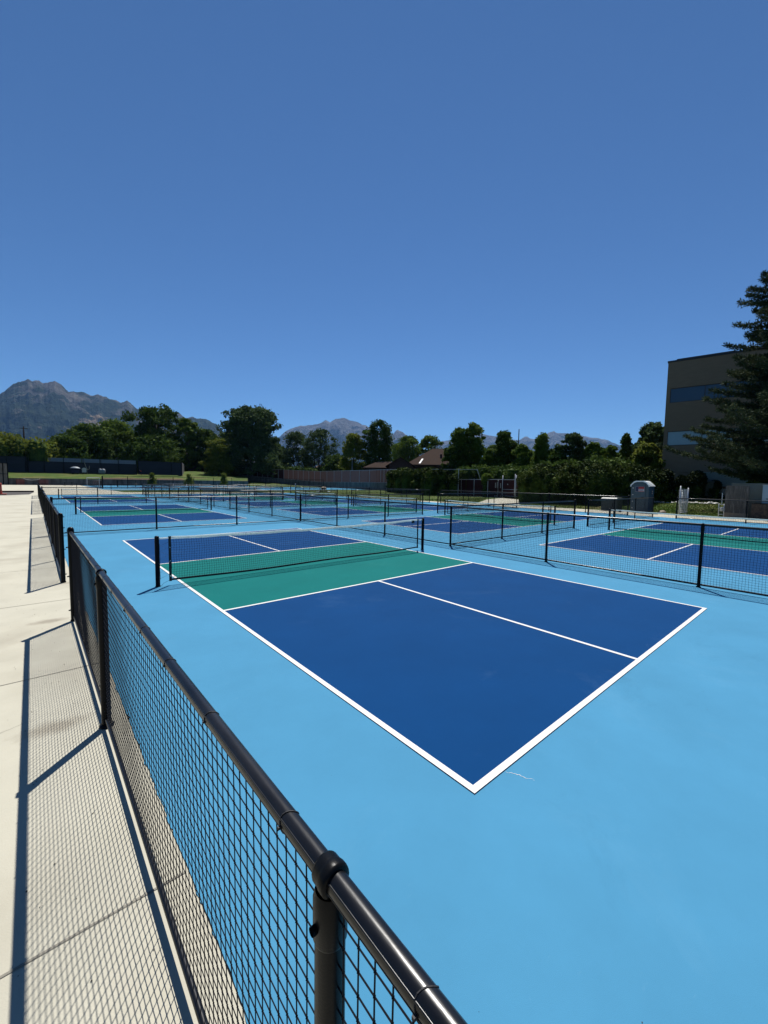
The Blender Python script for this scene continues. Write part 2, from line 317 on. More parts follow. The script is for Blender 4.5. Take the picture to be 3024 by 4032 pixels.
# painted courts: cx, cy, axis ('y' = length runs along y)
CW, CL, K = 6.096, 13.411, 2.134
courts = [(3.048, CL/2, 'y'), (3.048, 25.28, 'y'), (3.048, 43.95, 'y')] + [(16.87, 2.05 + 9.33*k, 'x') for k in range(6)]
far_courts = [(16.5 + 13*i, 94, 'y') for i in range(3)]
def court_pts(cx, cy_, ax, a0, b0, a1, b1):
    """a across, b along the length, centred"""
    if ax == 'y': return [(cx+a0, cy_+b0), (cx+a1, cy_+b0), (cx+a1, cy_+b1), (cx+a0, cy_+b1)]
    return [(cx+b0, cy_+a0), (cx+b1, cy_+a0), (cx+b1, cy_+a1), (cx+b0, cy_+a1)]
for (cx, cy_, ax) in courts + far_courts:
    W2, L2, lw = CW/2, CL/2, .05; z = .004
    m = MB(); g = MB(); ln = MB()
    for s in (-1, 1):
        b0, b1 = sorted((s*K, s*(L2-lw)))
        m.poly([(x, y, z) for x, y in court_pts(cx, cy_, ax, -W2+lw, b0, W2-lw, b1)])
    g.poly([(x, y, z) for x, y in court_pts(cx, cy_, ax, -W2+lw, -K, W2-lw, K)])
    LZ = z+.004
    for s in (-1, 1):
        a0, a1 = sorted((s*W2, s*(W2-lw))); ln.poly([(x, y, LZ) for x, y in court_pts(cx, cy_, ax, a0, -L2, a1, L2)])
        b0, b1 = sorted((s*L2, s*(L2-lw))); ln.poly([(x, y, LZ) for x, y in court_pts(cx, cy_, ax, -W2+lw, b0, W2-lw, b1)])
        b0, b1 = sorted((s*K, s*(K-lw))); ln.poly([(x, y, LZ) for x, y in court_pts(cx, cy_, ax, -W2+lw, b0, W2-lw, b1)])
        b0, b1 = sorted((s*K, s*(L2-lw))); ln.poly([(x, y, LZ) for x, y in court_pts(cx, cy_, ax, -lw/2, b0, lw/2, b1)])
    tag(m.build('service_court_paint', 'darkblue'), kind='structure')
    tag(g.build('kitchen_zone_paint', 'green'), kind='structure')
    tag(ln.build('court_lines', 'line'), kind='structure')

# ------------------------------------------------------------------ low black fences with netting
RZ = 1.222
def net_grid(W_, z0, z1, cell, r, sides, jit, knots=False, seed=1):
    """knotted square netting in the local xz plane"""
    g = np.random.default_rng(seed); nx = max(2, round(W_/cell)); nz = max(2, round((z1-z0)/cell))
    X, Z = np.meshgrid(np.linspace(0, W_, nx+1), np.linspace(z0, z1, nz+1), indexing='ij')
    ph = g.uniform(0, 6.28, 8)
    ex = np.sin(np.pi*np.linspace(0, 1, nx+1))[:, None]**.5 * np.sin(np.pi*np.linspace(0, 1, nz+1))[None, :]**.5
    dx = jit*(.5*np.sin(X*3.1+Z*4+ph[0]) + .5*np.sin(X*9+ph[1]-Z*7) + .35*g.normal(size=X.shape))
    dz = jit*(.7*np.sin(X*2.3+ph[2]+Z*2) + .5*np.sin(X*7+ph[3]+Z*6) + .35*g.normal(size=X.shape))
    Y = jit*1.6*ex*(np.sin(X*1.7+ph[4]) + .5*np.sin(X*4.1+Z*3+ph[5]))
    Xd, Zd = X+dx*ex, Z+dz*ex
    m = MB()
    def cords(A):      # A: (n_cords, n_pts, 3)
        n, k, _ = A.shape
        T = np.gradient(A, axis=1); T /= np.linalg.norm(T, axis=2, keepdims=True)
        a = np.cross(T, np.array([0, 1, 0])); a /= np.linalg.norm(a, axis=2, keepdims=True); b = np.cross(T, a)
        ring = np.stack([A + r*(math.cos(2*math.pi*j/sides)*a + math.sin(2*math.pi*j/sides)*b) for j in range(sides)], 2)
        idx = np.arange(n*k*sides).reshape(n, k, sides)
        q = np.stack([idx[:, :-1], idx[:, 1:], np.roll(idx, -1, 2)[:, 1:], np.roll(idx, -1, 2)[:, :-1]], -1).reshape(-1, 4)
        m.add(ring.reshape(-1, 3), q.tolist())
    cords(np.stack([Xd, Y, Zd], -1)); cords(np.stack([Xd, Y, Zd], -1).transpose(1, 0, 2))
    if knots:
        R = r*2.1; oc = np.array([(1,0,0),(-1,0,0),(0,1,0),(0,-1,0),(0,0,1.2),(0,0,-1.2)])*R
        of = [(0,2,4),(2,1,4),(1,3,4),(3,0,4),(2,0,5),(1,2,5),(3,1,5),(0,3,5)]
        P = np.stack([Xd, Y, Zd], -1)[1:-1, 1:-1].reshape(-1, 3)
        m.add((P[:, None, :] + oc[None]).reshape(-1, 3), [(a+6*i, b+6*i, c+6*i) for i in range(len(P)) for a, b, c in of])
    return m
net_cache = {}
def net_panel_mesh(W_, near=False):
    k = (round(W_, 1), near)
    if k not in net_cache:
        if near: net_cache[k] = (net_grid(W_, .072, 1.196, .043, .00165, 5, .0035, True, seed=int(W_*100)).mesh('net_panel', 'cord'), W_)
        else: net_cache[k] = [(net_grid(k[0], .06, 1.198,   .045, .0023, 3, .006, False, seed=s).mesh('net_panel', 'cord'), k[0]) for s in (3, 4)]
    return net_cache[k] if near else random.choice(net_cache[k])
def post_mesh(term):
    m = MB()
    if term:
        m.lathe([(.0365, 0), (.0365, 1.245)], 18)
        m.lathe([(.039, 1.225), (.0395, 1.252), (.035, 1.278), (.023, 1.292), (.004, 1.297)], 18)
    else: m.lathe([(.0285, 0), (.0285, 1.195)], 18)
    m.lathe([(.043, .0), (.043, .012), (.037 if term else .031, .02)], 18)
    return m.mesh('post', 'black', True)
pm = {t: post_mesh(t) for t in (True, False)}
capm = {}
def cap_mesh(ax):
    """eye-top cap: sleeve over the post plus a rounded eye gripping the rail"""
    if ax not in capm:
        m = MB(); m.lathe([(.0300, 1.105), (.0318, 1.11), (.0318, 1.185), (.028, 1.200)], 20)
        m.lathe([(.0211, -.021), (.0262, -.0225), (.0280, -.018), (.0282, -.004), (.0292, .0), (.0300, .004), (.0300, .014), (.0284, .019), (.0211, .020)], 22, (0, 0, RZ), ax)
        m.lathe([(.008, 0), (.008, .012), (.0, .013)], 10, (-.043 if ax == 'y' else 0, 0 if ax == 'y' else -.040, 1.140), 'x' if ax == 'y' else 'y')
        capm[ax] = m.mesh('post_cap', 'black', True)
    return capm[ax]
BAND = MB().lathe([(.0378, -.011), (.0398, -.011), (.0398, .011), (.0378, .011)], 16).box((-.006, -.058, -.007), (.006, -.038, .007)).mesh('brace_band', 'black')
BOLT = MB().lathe([(.005, 0), (.005, .006), (0, .007)], 8, (0, -.0415, 0), 'y').mesh('bolt', 'bolt')
TIE = MB().lathe([(.0225, -.003), (.0245, -.003), (.0245, .003), (.0225, .003)], 8, (0, 0, RZ), 'x').box((-.003, -.003, RZ-.034), (.003, .003, RZ-.0215)).mesh('cable_tie', 'blackband')
FG = 'low black net fences round the courts'
def fence(label, x0, y0, x1, y1, posts, term=(True, True), near=False, lace=None, skip=(False, False), ties=False):
    """posts: distances from the start; runs along x or y"""
    ax = 'x' if abs(x1-x0) > abs(y1-y0) else 'y'
    Lg = math.hypot(x1-x0, y1-y0)
    t = thing('net_fence', label, 'fence', (x0, y0, 0), math.atan2(y1-y0, x1-x0), FG)
    def zr(x): return 1.214+.0054*x if near else RZ     # the nearest run climbs slightly towards the camera
    a, b = .036 if term[0] else 0, Lg - (.036 if term[1] else 0)
    n = max(2, int(Lg/.8)); xs = [a+(b-a)*i/n for i in range(n+1)]
    m = MB(); m.tube([(x, 0, zr(x)+.0015*math.sin(x*2)) for x in xs], .0208 if near else .0225, 20 if near else 10)
    if near:      # seam lip of the split sleeve
        m.tube([(x, -.0175, zr(x)+.0105) for x in xs], .0022, 6)
        m.tube([(x, -.0195, zr(x)-.0055) for x in xs], .0016, 6)
    m.build('top_rail', 'vinyl', t, True)
    m = MB(); m.tube([(x, 0, (.066 if near else .055)+.002*math.sin(x*3)) for x in xs], .0135 if near else .020, 12 if near else 6)
    m.build('bottom_rail', 'vinyl', t, True)
    for i, d in enumerate(posts):
        if (i == 0 and skip[0]) or (i == len(posts)-1 and skip[1]): continue
        tm = (i == 0 and term[0]) or (i == len(posts)-1 and term[1])
        p = link('post', pm[tm], t, (d, 0, 0)); p.scale = (1.18 if near and i == 1 else 1, 1.18 if near and i == 1 else 1, zr(d)/RZ)
        if not tm: link('post_cap', cap_mesh('x'), p)
        else:
            for zz in (.15, .62, 1.02, RZ):
                bo = link('brace_band', BAND, p, (0, 0, zz))
                if near or ties: link('bolt', BOLT, p, (.012, 0, zz))
    for i in range(len(posts)-1):
        w0 = posts[i+1]-posts[i]
        if i == 0 or True:
            me, nom = net_panel_mesh(w0, near)
            o = link('net_panel', me, t, (posts[i], 0, 0)); o.scale = (w0/nom, 1, zr(posts[i]+w0/2)/RZ)
    if near:
        for i in range(len(posts)-1):
            nn = 7; w0 = posts[i+1]-posts[i]
            for k in range(nn):
                d = posts[i] + w0*(k+.6)/nn + random.uniform(-.04, .04)
                tm_ = MB(); z_ = zr(d); pts = [(d+.006*math.sin(a_*2), .0216*math.cos(a_), z_-.0006+.0222*math.sin(a_)) for a_ in np.linspace(0, 6.283, 21)]
                tm_.tube(pts, .0013, 5); tm_.box((d-.0025, -.0265, z_-.006), (d+.0025, -.0205, z_)); tm_.tube([(d, -.025, z_-.004), (d+.004, -.032, z_-.010)], .0010, 4)
                tm_.build('cable_tie', 'blackband', t)
    elif ties:
        for i in range(len(posts)-1):
            w0 = posts[i+1]-posts[i]
            for k in range(5): link('cable_tie', TIE, t, (posts[i]+w0*(k+.6)/5, 0, 0))
    for d in (lace or []):     # loose rope wound round the end post
        m = MB(); pts = []
        for q in range(100):
            z = 1.16-1.10*q/99; a_ = q/99*2*math.pi*4.5; rr = .040+.050*abs(math.sin(a_*.5+.4))**2
            pts.append((d+rr*math.cos(a_), rr*math.sin(a_)*.9, z))
        m.tube(pts, .0055, 5); m.build('lacing_rope', 'cord', t)
    return t
def even(L_, n): return [L_*i/n for i in range(n+1)]
# left side, beside the walkway
fence('low black net fence in the foreground by the walk, its rail crossing the frame', -1.68, 5.44, -1.643, -4.0, [0, 3.13, 6.31, 9.44], (True, False), near=True)
fence('low black net fence beside the walk just past the first gate gap', -1.68, 8.09, -1.68, 24.0, even(15.91, 6), ties=True)
fence('low black net fence beside the walk between its second and third gate gaps', -1.68, 26.65, -1.68, 42.6, even(15.95, 6))
fence('low black net fence beside the walk, farthest short run at the corner', -1.68, 45.25, -1.68, 53.33, even(8.08, 3))
# between the left and right courts
XF = 7.7
fence('long low black net fence along the right side of the nearest court', XF, -2.67, XF, 16.02, even(18.69, 6), lace=[18.69], ties=True)
fence('low black net fence along the right side of the second court on the left', XF, 16.02, XF, 34.66, even(18.64, 6), lace=[9.32, 18.64], skip=(True, False), term=(False, True))
fence('low black net fence along the right side of the third court on the left', XF, 34.66, XF, 53.37, even(18.71, 6), skip=(True, False), term=(False, True))
ordL = ['behind the far baseline of the nearest court', 'between the second and third courts on the left', 'behind the third court on the left, beside the plaza']
for i, y in enumerate((16.02, 34.66, 53.37)):
    fence('low black net fence '+ordL[i], -1.6, y, XF, y, even(9.3, 3), term=(True, False), skip=(False, True), ties=i == 0)
names = ['first and second', 'second and third', 'third and fourth', 'fourth and fifth', 'fifth and sixth']
for k in range(6):
    y = 6.68 + 9.33*k
    a = 'low black net fence between the '+names[k]+' right-hand courts, ' if k < 5 else 'low black net fence behind the sixth right-hand court, '
    fence(a+'left piece', XF, y, 16.15, y, even(8.45, 3), term=(False, True), skip=(True, False), ties=k == 0)
    fence(a+'right piece', 17.55, y, 26.82, y, even(9.27, 3), term=(True, False))
XE = 26.9
fence('low black net fence at the outer right edge in front of the plywood sheet', XE, 5.48, XE, -3.9, even(9.38, 3))
fence('low black net fence on the outer right edge in front of the juniper hedge', XE, 8.1, XE, 24.0, even(15.9, 6), lace=[7.95])
fence('low black net fence on the outer right edge before the maroon slatted fence', XE, 26.65, XE, 42.6, even(15.95, 6))
fence('low black net fence on the outer right edge at the far corner', XE, 45.25, XE, 53.33, even(8.08, 3))

# ------------------------------------------------------------------ court nets
def court_net(cx, cy_, ax, label, detail=False):
    H = 3.44; rz = 0 if ax == 'y' else math.pi/2
    t = thing('court_net', label, 'net', (cx, cy_, 0), rz, 'nets across the courts')
    pmh = MB(); pmh.lathe([(.046, 0), (.046, .012), (.038, .02), (.038, .895), (.036, .915), (.024, .925), (.0, .926)], 16); pme = pmh.mesh('post', 'black', True)
    for s in (-1, 1):
        link('post', pme, t, (s*H, 0, 0))
    e = H-.21
    n = 40; cell = .045 if detail else .047
    def top(x): return .905-.045*(1-(x/e)**2)+.004*math.sin(x*5)
    def bot(x): return .075+.010*math.sin(x*1.7+1)-.02*(1-(x/e)**2)
    nx = int(2*e/cell); nz = 17
    X = np.linspace(-e+.02, e-.02, nx+1); g = np.random.default_rng(5)
    P = np.zeros((nx+1, nz+1, 3))
    for i, x in enumerate(X):
        for j in range(nz+1):
            f = j/nz; wv = .004*math.sin(x*6+j*.9)
            P[i, j] = (x+.006*math.sin(j*.8+x*3)+g.normal()*.0016, .012*math.sin(x*2.2)*math.sin(math.pi*f)+.0, bot(x)+.02+(top(x)-.03-bot(x)-.02)*f+wv*math.sin(math.pi*f)+g.normal()*.0014)
    m = MB(); r = .0019 if detail else .0024; sides = 4 if detail else 3
    for A in (P, P.transpose(1, 0, 2)):
        nn, k, _ = A.shape
        T = np.gradient(A, axis=1); T /= np.linalg.norm(T, axis=2, keepdims=True)
        a = np.cross(T, np.array([0, 1, 0])); a /= np.linalg.norm(a, axis=2, keepdims=True); b = np.cross(T, a)
        ring = np.stack([A + r*(math.cos(2*math.pi*j/sides)*a + math.sin(2*math.pi*j/sides)*b) for j in range(sides)], 2)
        idx = np.arange(nn*k*sides).reshape(nn, k, sides)
        q = np.stack([idx[:, :-1], idx[:, 1:], np.roll(idx, -1, 2)[:, 1:], np.roll(idx, -1, 2)[:, :-1]], -1).reshape(-1, 4)
        m.add(ring.reshape(-1, 3), q.tolist())
    m.build('netting', 'cord', t)
    xs = np.linspace(-e, e, n+1)
    def strip(zt, zb, y, name, mt, x=xs, thick=.004):
        mm = MB(); v = []
        for q in x:
            for yy in (-thick+y, thick+y): v += [(q, yy, zb(q)), (q, yy, zt(q))]
        f = []
        for i in range(len(x)-1):
            a = 4*i; f += [(a, a+4, a+5, a+1), (a+2, a+3, a+7, a+6), (a+1, a+5, a+7, a+3), (a, a+2, a+6, a+4)]
        mm.add(v, f); return mm.build(name, mt, t)
    strip(top, lambda x: top(x)-.052-.003*math.sin(x*9), 0, 'top_tape', 'band')
    strip(lambda x: bot(x)+.036, bot, 0, 'bottom_band', 'blackband')
    for s in (-1, 1):
        strip(top, lambda x: bot(x)-.012, 0, 'side_band', 'blackband', x=np.array([s*e-.022, s*e+.022]), thick=.006)
        # lacing from side band to post, and headline cable
        mm = MB(); p0 = s*e+s*.02; p1 = s*(H-.038)
        zs = [.80, .70, .56, .44, .32, .20]
        pts = []
        for i, z in enumerate(zs): pts += [(p0, 0, z), (p1 if i % 2 else p1*.98+p0*.02, .0, z-.06)]
        mm.tube(pts, .0022, 4); mm.tube([(p0, 0, .09), (s*(H-.09), -.01, .05), (s*(H-.05), 0, .0)], .0025, 4)
        mm.tube([(p1-s*.004, .012, .78), (p1+s*.0-s*.012, .02, .55), (p1-s*.004, .018, .30), (p1-s*.01, .01, .12)], .0022, 4)
        mm.build('lacing_cord', 'cord', t)
        mm = MB(); mm.tube([(p0-s*.1, 0, .885), (p1, 0, .885)], .004, 5); mm.box((min(p0, p1), -.008, .862), (max(p0, p1), .008, .874)); mm.build('headline_strap', 'band', t)
        if detail:
            mm = MB()
            for z in (.70, .45, .17): mm.lathe([(.007, -.0085), (.009, -.0085), (.009, -.0075), (.002, -.0075)], 10, (s*e, 0, z), 'y')
            mm.build('grommets', 'bolt', t)
    mm = MB(); mm.box((H-.45, -.014, .800), (H-.36, .010, .865)); mm.build('tension_buckle', 'blackband', t)
    return t
nl = ['sagging court net with white tape across the nearest court', 'court net across the second court on the left, seen through the cross fence', 'court net across the third court on the left near the plaza']
for i in range(3): court_net(*courts[i], nl[i], i == 0)
nr = ['court net across the first right-hand court, its pale tape running off the right edge', 'court net across the second right-hand court', 'court net across the third right-hand court', 'court net across the fourth right-hand court', 'court net across the fifth right-hand court', 'court net across the sixth, farthest right-hand court']
for i in range(6): court_net(*courts[3+i], nr[i])

# ------------------------------------------------------------------ mountains
def noise1(x, seed, octs=5, base=1.0):
    g = np.random.default_rng(seed); out = np.zeros_like(x); amp = 1; f = base
    for _ in range(octs):
        k = np.floor(x*f).astype(int); t = x*f-k; tab = g.uniform(-1, 1, 4096); t = t*t*(3-2*t)
        out += amp*(tab[k % 4096]*(1-t)+tab[(k+1) % 4096]*t); amp *= .5; f *= 2.1
    return out
def noise2(x, y, seed, octs=6, base=1.0, ridged=True, gain=.55):
    g = np.random.default_rng(seed); out = np.zeros_like(x); amp = 1; f = base; tot = 0
    for _ in range(octs):
        tab = g.uniform(-1, 1, (256, 256)); X, Y = x*f, y*f
        i, j = np.floor(X).astype(int), np.floor(Y).astype(int); s, t = X-i, Y-j; s, t = s*s*(3-2*s), t*t*(3-2*t)
        v = (tab[i % 256, j % 256]*(1-s)*(1-t)+tab[(i+1) % 256, j % 256]*s*(1-t)+tab[i % 256, (j+1) % 256]*(1-s)*t+tab[(i+1) % 256, (j+1) % 256]*s*t)
        out += amp*((1-2*abs(v)) if ridged else v); tot += amp; amp *= gain; f *= 2.03
    return out/tot
def rockmat(name, veg, veg2, rock, tan, hz=1500.):
    m = bpy.data.materials.new(name); m.use_nodes = True; N, L = m.node_tree.nodes, m.node_tree.links; b = N['Principled BSDF']
    b.inputs['Roughness'].default_value = 1; b.inputs['Specular IOR Level'].default_value = .05
    geo = N.new('ShaderNodeNewGeometry'); sep = N.new('ShaderNodeSeparateXYZ'); L.new(geo.outputs['Normal'], sep.inputs[0])
    tc = N.new('ShaderNodeTexCoord'); sp_ = N.new('ShaderNodeSeparateXYZ'); L.new(tc.outputs['Object'], sp_.inputs[0])
    def noi(s, d=8):
        n = N.new('ShaderNodeTexNoise'); n.inputs['Scale'].default_value = s; n.inputs['Detail'].default_value = d; n.inputs['Roughness'].default_value = .65
        L.new(tc.outputs['Object'], n.inputs['Vector']); return n.outputs['Fac']
    def rng_(sock, a, b_):
        r = N.new('ShaderNodeMapRange'); r.inputs['From Min'].default_value = a; r.inputs['From Max'].default_value = b_; L.new(sock, r.inputs['Value']); return r.outputs[0]
    def mix(f, a, b_):
        x = N.new('ShaderNodeMix'); x.data_type = 'RGBA'; L.new(f, x.inputs['Factor'])
        if isinstance(a, tuple): x.inputs['A'].default_value = (*a, 1)
        else: L.new(a, x.inputs['A'])
        if isinstance(b_, tuple): x.inputs['B'].default_value = (*b_, 1)
        else: L.new(b_, x.inputs['B'])
        return x.outputs['Result']
    def math_(op, a, b_):
        x = N.new('ShaderNodeMath'); x.operation = op
        for i, q in enumerate((a, b_)):
            if isinstance(q, (int, float)): x.inputs[i].default_value = q
            else: L.new(q, x.inputs[i])
        return x.outputs[0]
    base = mix(rng_(noi(.02), .45, .55), veg, veg2)
    alt = math_('DIVIDE', sp_.outputs['Z'], hz)
    rk = math_('ADD', math_('MULTIPLY', alt, .55), math_('MULTIPLY', noi(.0035, 10), 1.0))
    base = mix(rng_(rk, .80, .89), base, mix(rng_(noi(.012), .4, .6), rock, tuple(c*.55 for c in rock)))
    tn = math_('SUBTRACT', noi(.0028, 9), math_('MULTIPLY', alt, .25))
    base = mix(rng_(tn, .50, .545), base, tan)
    bp = N.new('ShaderNodeBump'); bp.inputs['Strength'].default_value = 1.0; bp.inputs['Distance'].default_value = 150
    nn = N.new('ShaderNodeTexNoise'); nn.inputs['Scale'].default_value = .006; nn.inputs['Detail'].default_value = 12; nn.inputs['Roughness'].default_value = .68; nn.inputs['Distortion'].default_value = .4; L.new(tc.outputs['Object'], nn.inputs['Vector'])
    L.new(nn.outputs['Fac'], bp.inputs['Height']); L.new(bp.outputs['Normal'], b.inputs['Normal'])
    L.new(base, b.inputs['Base Color']); return m
rm1 = rockmat('near_mountain_rock', (.010, .021, .014), (.024, .036, .020), (.125, .118, .105), (.185, .140, .090))
rm2 = rockmat('far_mountain_rock', (.008, .020, .020), (.015, .026, .025), (.13, .13, .13), (.035, .040, .038))
def mountain(name, ridge, D, depth, m, seed, nu=520, nv=150, rough=.36):
    us = np.array([r[0] for r in ridge], float); vs_ = np.array([r[1] for r in ridge], float)
    az = []; H = []
    for u, v in ridge:
        r = _ray(u, v); az.append(math.atan2(r[0], r[1])); H.append(r[2]/math.hypot(r[0], r[1])*D+CAM[2])
    A = np.linspace(az[0], az[-1], nu); Hh = np.interp(A, az, H)
    Hh = Hh + (noise1((A-A[0])*95, seed, 7)-.1)*D*(.0022 if D < 8000 else .0011)
    Rr = D + np.linspace(-depth, depth*.6, nv)
    AA, RR = np.meshgrid(A, Rr, indexing='ij')
    X, Y = CAM[0]+RR*np.sin(AA), CAM[1]+RR*np.cos(AA)
    s = (RR-D)/np.where(RR < D, depth, depth*.6); env = 1-np.abs(s)
    nb = noise2(X/620+20, Y/620+20, seed, 8, 1.0, gain=.6); spur = noise2(AA*D/800+.5*np.sin(RR/700)+9, RR/1500+5, seed+3, 5, 1.0)
    body = env**1.15
    Z = Hh[:, None]*body*(1-rough*(1-env**.35)*(1.0-nb)) + Hh[:, None]*.22*spur*env*(1-env)*2.2 + Hh[:, None]*.13*(nb-.5)*np.minimum(1, (1-env)*5)*env**.5
    Z = np.where(np.abs(s) > .995, -60, Z)
    lim = Hh[:, None]*RR/D*.995; Z = np.where((np.abs(RR-D) > 1e-6) & (Z > lim), lim, Z)
    idx = np.arange(nu*nv).reshape(nu, nv)
    q = np.stack([idx[:-1, :-1], idx[1:, :-1], idx[1:, 1:], idx[:-1, 1:]], -1).reshape(-1, 4)
    mb = MB(); mb.add(np.stack([X, Y, Z], -1).reshape(-1, 3), q.tolist())
    return tag(mb.build(name, m), kind='structure')
mountain('mountain_range', [(-2600, 1900), (-1900, 1830), (-1300, 1770), (-1000, 1725), (-700, 1690), (-350, 1640), (-150, 1590), (0, 1552), (40, 1525), (70, 1506), (95, 1497), (110, 1491), (125, 1496), (140, 1491), (155, 1494), (172, 1509), (188, 1513), (200, 1506), (215, 1500), (228, 1505), (245, 1520), (270, 1541), (290, 1538), (330, 1548), (365, 1558), (388, 1551), (410, 1558), (450, 1572), (478, 1582), (500, 1580), (530, 1600), (565, 1620), (620, 1625), (700, 1625), (730, 1643), (755, 1638), (800, 1647), (850, 1670), (920, 1735), (1000, 1815), (1060, 1880)], 6200, 2300, rm1, 11, nu=1250, nv=161)
mountain('mountain_range', [(980, 1850), (1050, 1760), (1125, 1698), (1150, 1686), (1180, 1676), (1240, 1671), (1262, 1666), (1282, 1655), (1300, 1662), (1322, 1650), (1345, 1645), (1368, 1650), (1385, 1658), (1410, 1664), (1440, 1676), (1460, 1686), (1500, 1705), (1545, 1712), (1565, 1692), (1585, 1700), (1608, 1718), (1650, 1760), (1720, 1830), (1800, 1890)], 9800, 2900, rm2, 23, nu=640, nv=129)
mountain('mountain_range', [(1600, 1850), (1660, 1790), (1725, 1738), (1780, 1730), (1830, 1712), (1885, 1706), (1940, 1716), (1990, 1728), (2030, 1733), (2045, 1730), (2065, 1719), (2076, 1718), (2098, 1730), (2105, 1729), (2135, 1712), (2160, 1706), (2180, 1696), (2196, 1704), (2240, 1705), (2270, 1711), (2330, 1722), (2380, 1730), (2430, 1748), (2500, 1775), (2600, 1810), (2750, 1850), (2900, 1890)], 11500, 3200, rm2, 37, nu=700, nv=129)
# air: an even thin haze over the whole valley
hz = MB().box((-16000, -16000, -62), (16000, 16000, 1830)).build('haze', 'white')
hm = bpy.data.materials.new('haze_air'); hm.use_nodes = True; N, L = hm.node_tree.nodes, hm.node_tree.links
N.remove(N['Principled BSDF']); pv = N.new('ShaderNodeVolumePrincipled'); pv.inputs['Color'].default_value = (.26, .52, 1, 1)
pv.inputs['Density'].default_value = 2.7e-5; pv.inputs['Anisotropy'].default_value = .1; L.new(pv.outputs[0], N['Material Output'].inputs['Volume'])
hz.data.materials[0] = hm; tag(hz, kind='stuff', label='thin blue haze filling the valley air', cat='haze')

# ------------------------------------------------------------------ vegetation
def leafquads(P, size, g, flat=0.0, elong=1.5):
    n = len(P); d = g.normal(size=(n, 3)); d /= np.linalg.norm(d, axis=1, keepdims=True)
    d[:, 2] = d[:, 2]*(1-flat); e = g.normal(size=(n, 3)); nrm = np.cross(d, e); nrm /= np.linalg.norm(nrm, axis=1, keepdims=True)
    d /= np.linalg.norm(d, axis=1, keepdims=True); b = np.cross(d, nrm); s = (size*g.uniform(.6, 1.4, n))[:, None]
    return np.stack([P-d*s*elong*.5, P+b*s*.42, P+d*s*elong*.5, P-b*s*.42], 1)
def crown_points(H, base, R, shape, ncl, per, g, crs=.26):
    cen = []
    while len(cen) < ncl:
        f = g.uniform(0, 1)
        if shape == 'round': pr = math.sqrt(max(0, 1-(2*f-.9)**2/1.25))
        elif shape == 'spread': pr = (.55+.6*f) if f < .75 else 1.0-(f-.75)*2.4
        elif shape == 'cone': pr = (1-f)**.7*.9+.12
        elif shape == 'column': pr = (.80+.20*math.sin(f*8)) if f < .55 else math.sqrt(max(0, 1-((f-.55)/.47)**2))*.85
        elif shape == 'dome': pr = math.sqrt(max(0, 1-(max(0, f-.45)/.58)**2))*(.82+.18*math.sin(f*9))
        a = g.uniform(0, 2*math.pi); rr = R*pr*math.sqrt(g.uniform(.12, 1))
        lob = 1+.16*math.sin(3*a+H)+.12*math.sin(5*a+2*H)
        cen.append((rr*lob*math.cos(a), rr*lob*math.sin(a), base+(H-base)*f))
    cen = np.array(cen); cr_ = R*crs*g.uniform(.55, 1.35, ncl)
    P = []
    for c, r in zip(cen, cr_):
        q = g.normal(size=(per, 3)); q /= np.linalg.norm(q, axis=1, keepdims=True); q *= (r*np.where(g.uniform(size=per) < .22, g.uniform(1, 1.55, per), g.uniform(.4, 1.1, per)**.6))[:, None]
        q[:, 2] *= .72; P.append(c+q)
    return cen, np.concatenate(P)
def tree(name, label, u, d, vtop, wpx, shape='round', m='leaf_dark', base=.22, ncl=90, per=80, ls=.30, zg=0, seed=1, group='trees beyond the courts', crs=.26, multi=1, vbase=None):
    x, y = SP(u, d); H = SZ(u, vtop, d)-zg; depth = d*math.cos(math.atan2(x-CAM[0], y-CAM[1])-YAW); R = wpx/2/FPX*depth
    g = np.random.default_rng(seed)
    t = thing(name, label, 'tree', (x, y, zg), 0, group)
    R *= 1.12; crs *= .72; ncl = int(ncl*1.9); per = int(per*.85)
    cen, P = crown_points(H-R*crs*.6, H*base, R*.92, shape, ncl, per, g, crs)
    me = quads_mesh('crown', leafquads(P, ls, g), m); link('crown', me, t)
    mb = MB(); tr = max(.12, H*.018)
    for k in range(multi):
        ox = (k-(multi-1)/2)*tr*3
        top = H*.72; pts = [(ox, 0, -.2), (ox+.1*math.sin(k), .1, H*.2), (ox*1.8+.15, -.1, H*.45), (ox*2.4, .1, top)]
        mb.tube(pts, [tr, tr*.8, tr*.5, tr*.15], 8)
    for c in cen[::max(1, ncl//16)]:
        z0 = max(H*.15, c[2]*.55); mb.tube([(0, 0, z0), tuple(c*np.array([.5, .5, 1])*np.array([1, 1, 0])+np.array([0, 0, (z0+c[2])*.5+.2])), tuple(c)], [tr*.4, tr*.25, tr*.08], 5)
    mb.build('trunk', 'bark', t, True)
    return t

# frayed hand-cut edge of the blue coating along the walk
e = bpy.data.objects['court_surface']; ys = np.arange(-4, 30, .022); g = np.random.default_rng(3)
jx = -1.52 + .0045*np.interp(ys, ys[::4], g.normal(size=len(ys[::4]))) + .0018*g.normal(size=len(ys))
eb = MB(); pts = [(27.5, -14), (27.5, 54.6), (-1.52, 54.6)] + [(float(a), float(b)) for a, b in zip(jx[::-1], ys[::-1])] + [(-1.52, -14)]
e.data = eb.poly([(x, y, 0) for x, y in pts]).mesh('court_surface', 'lightblue')

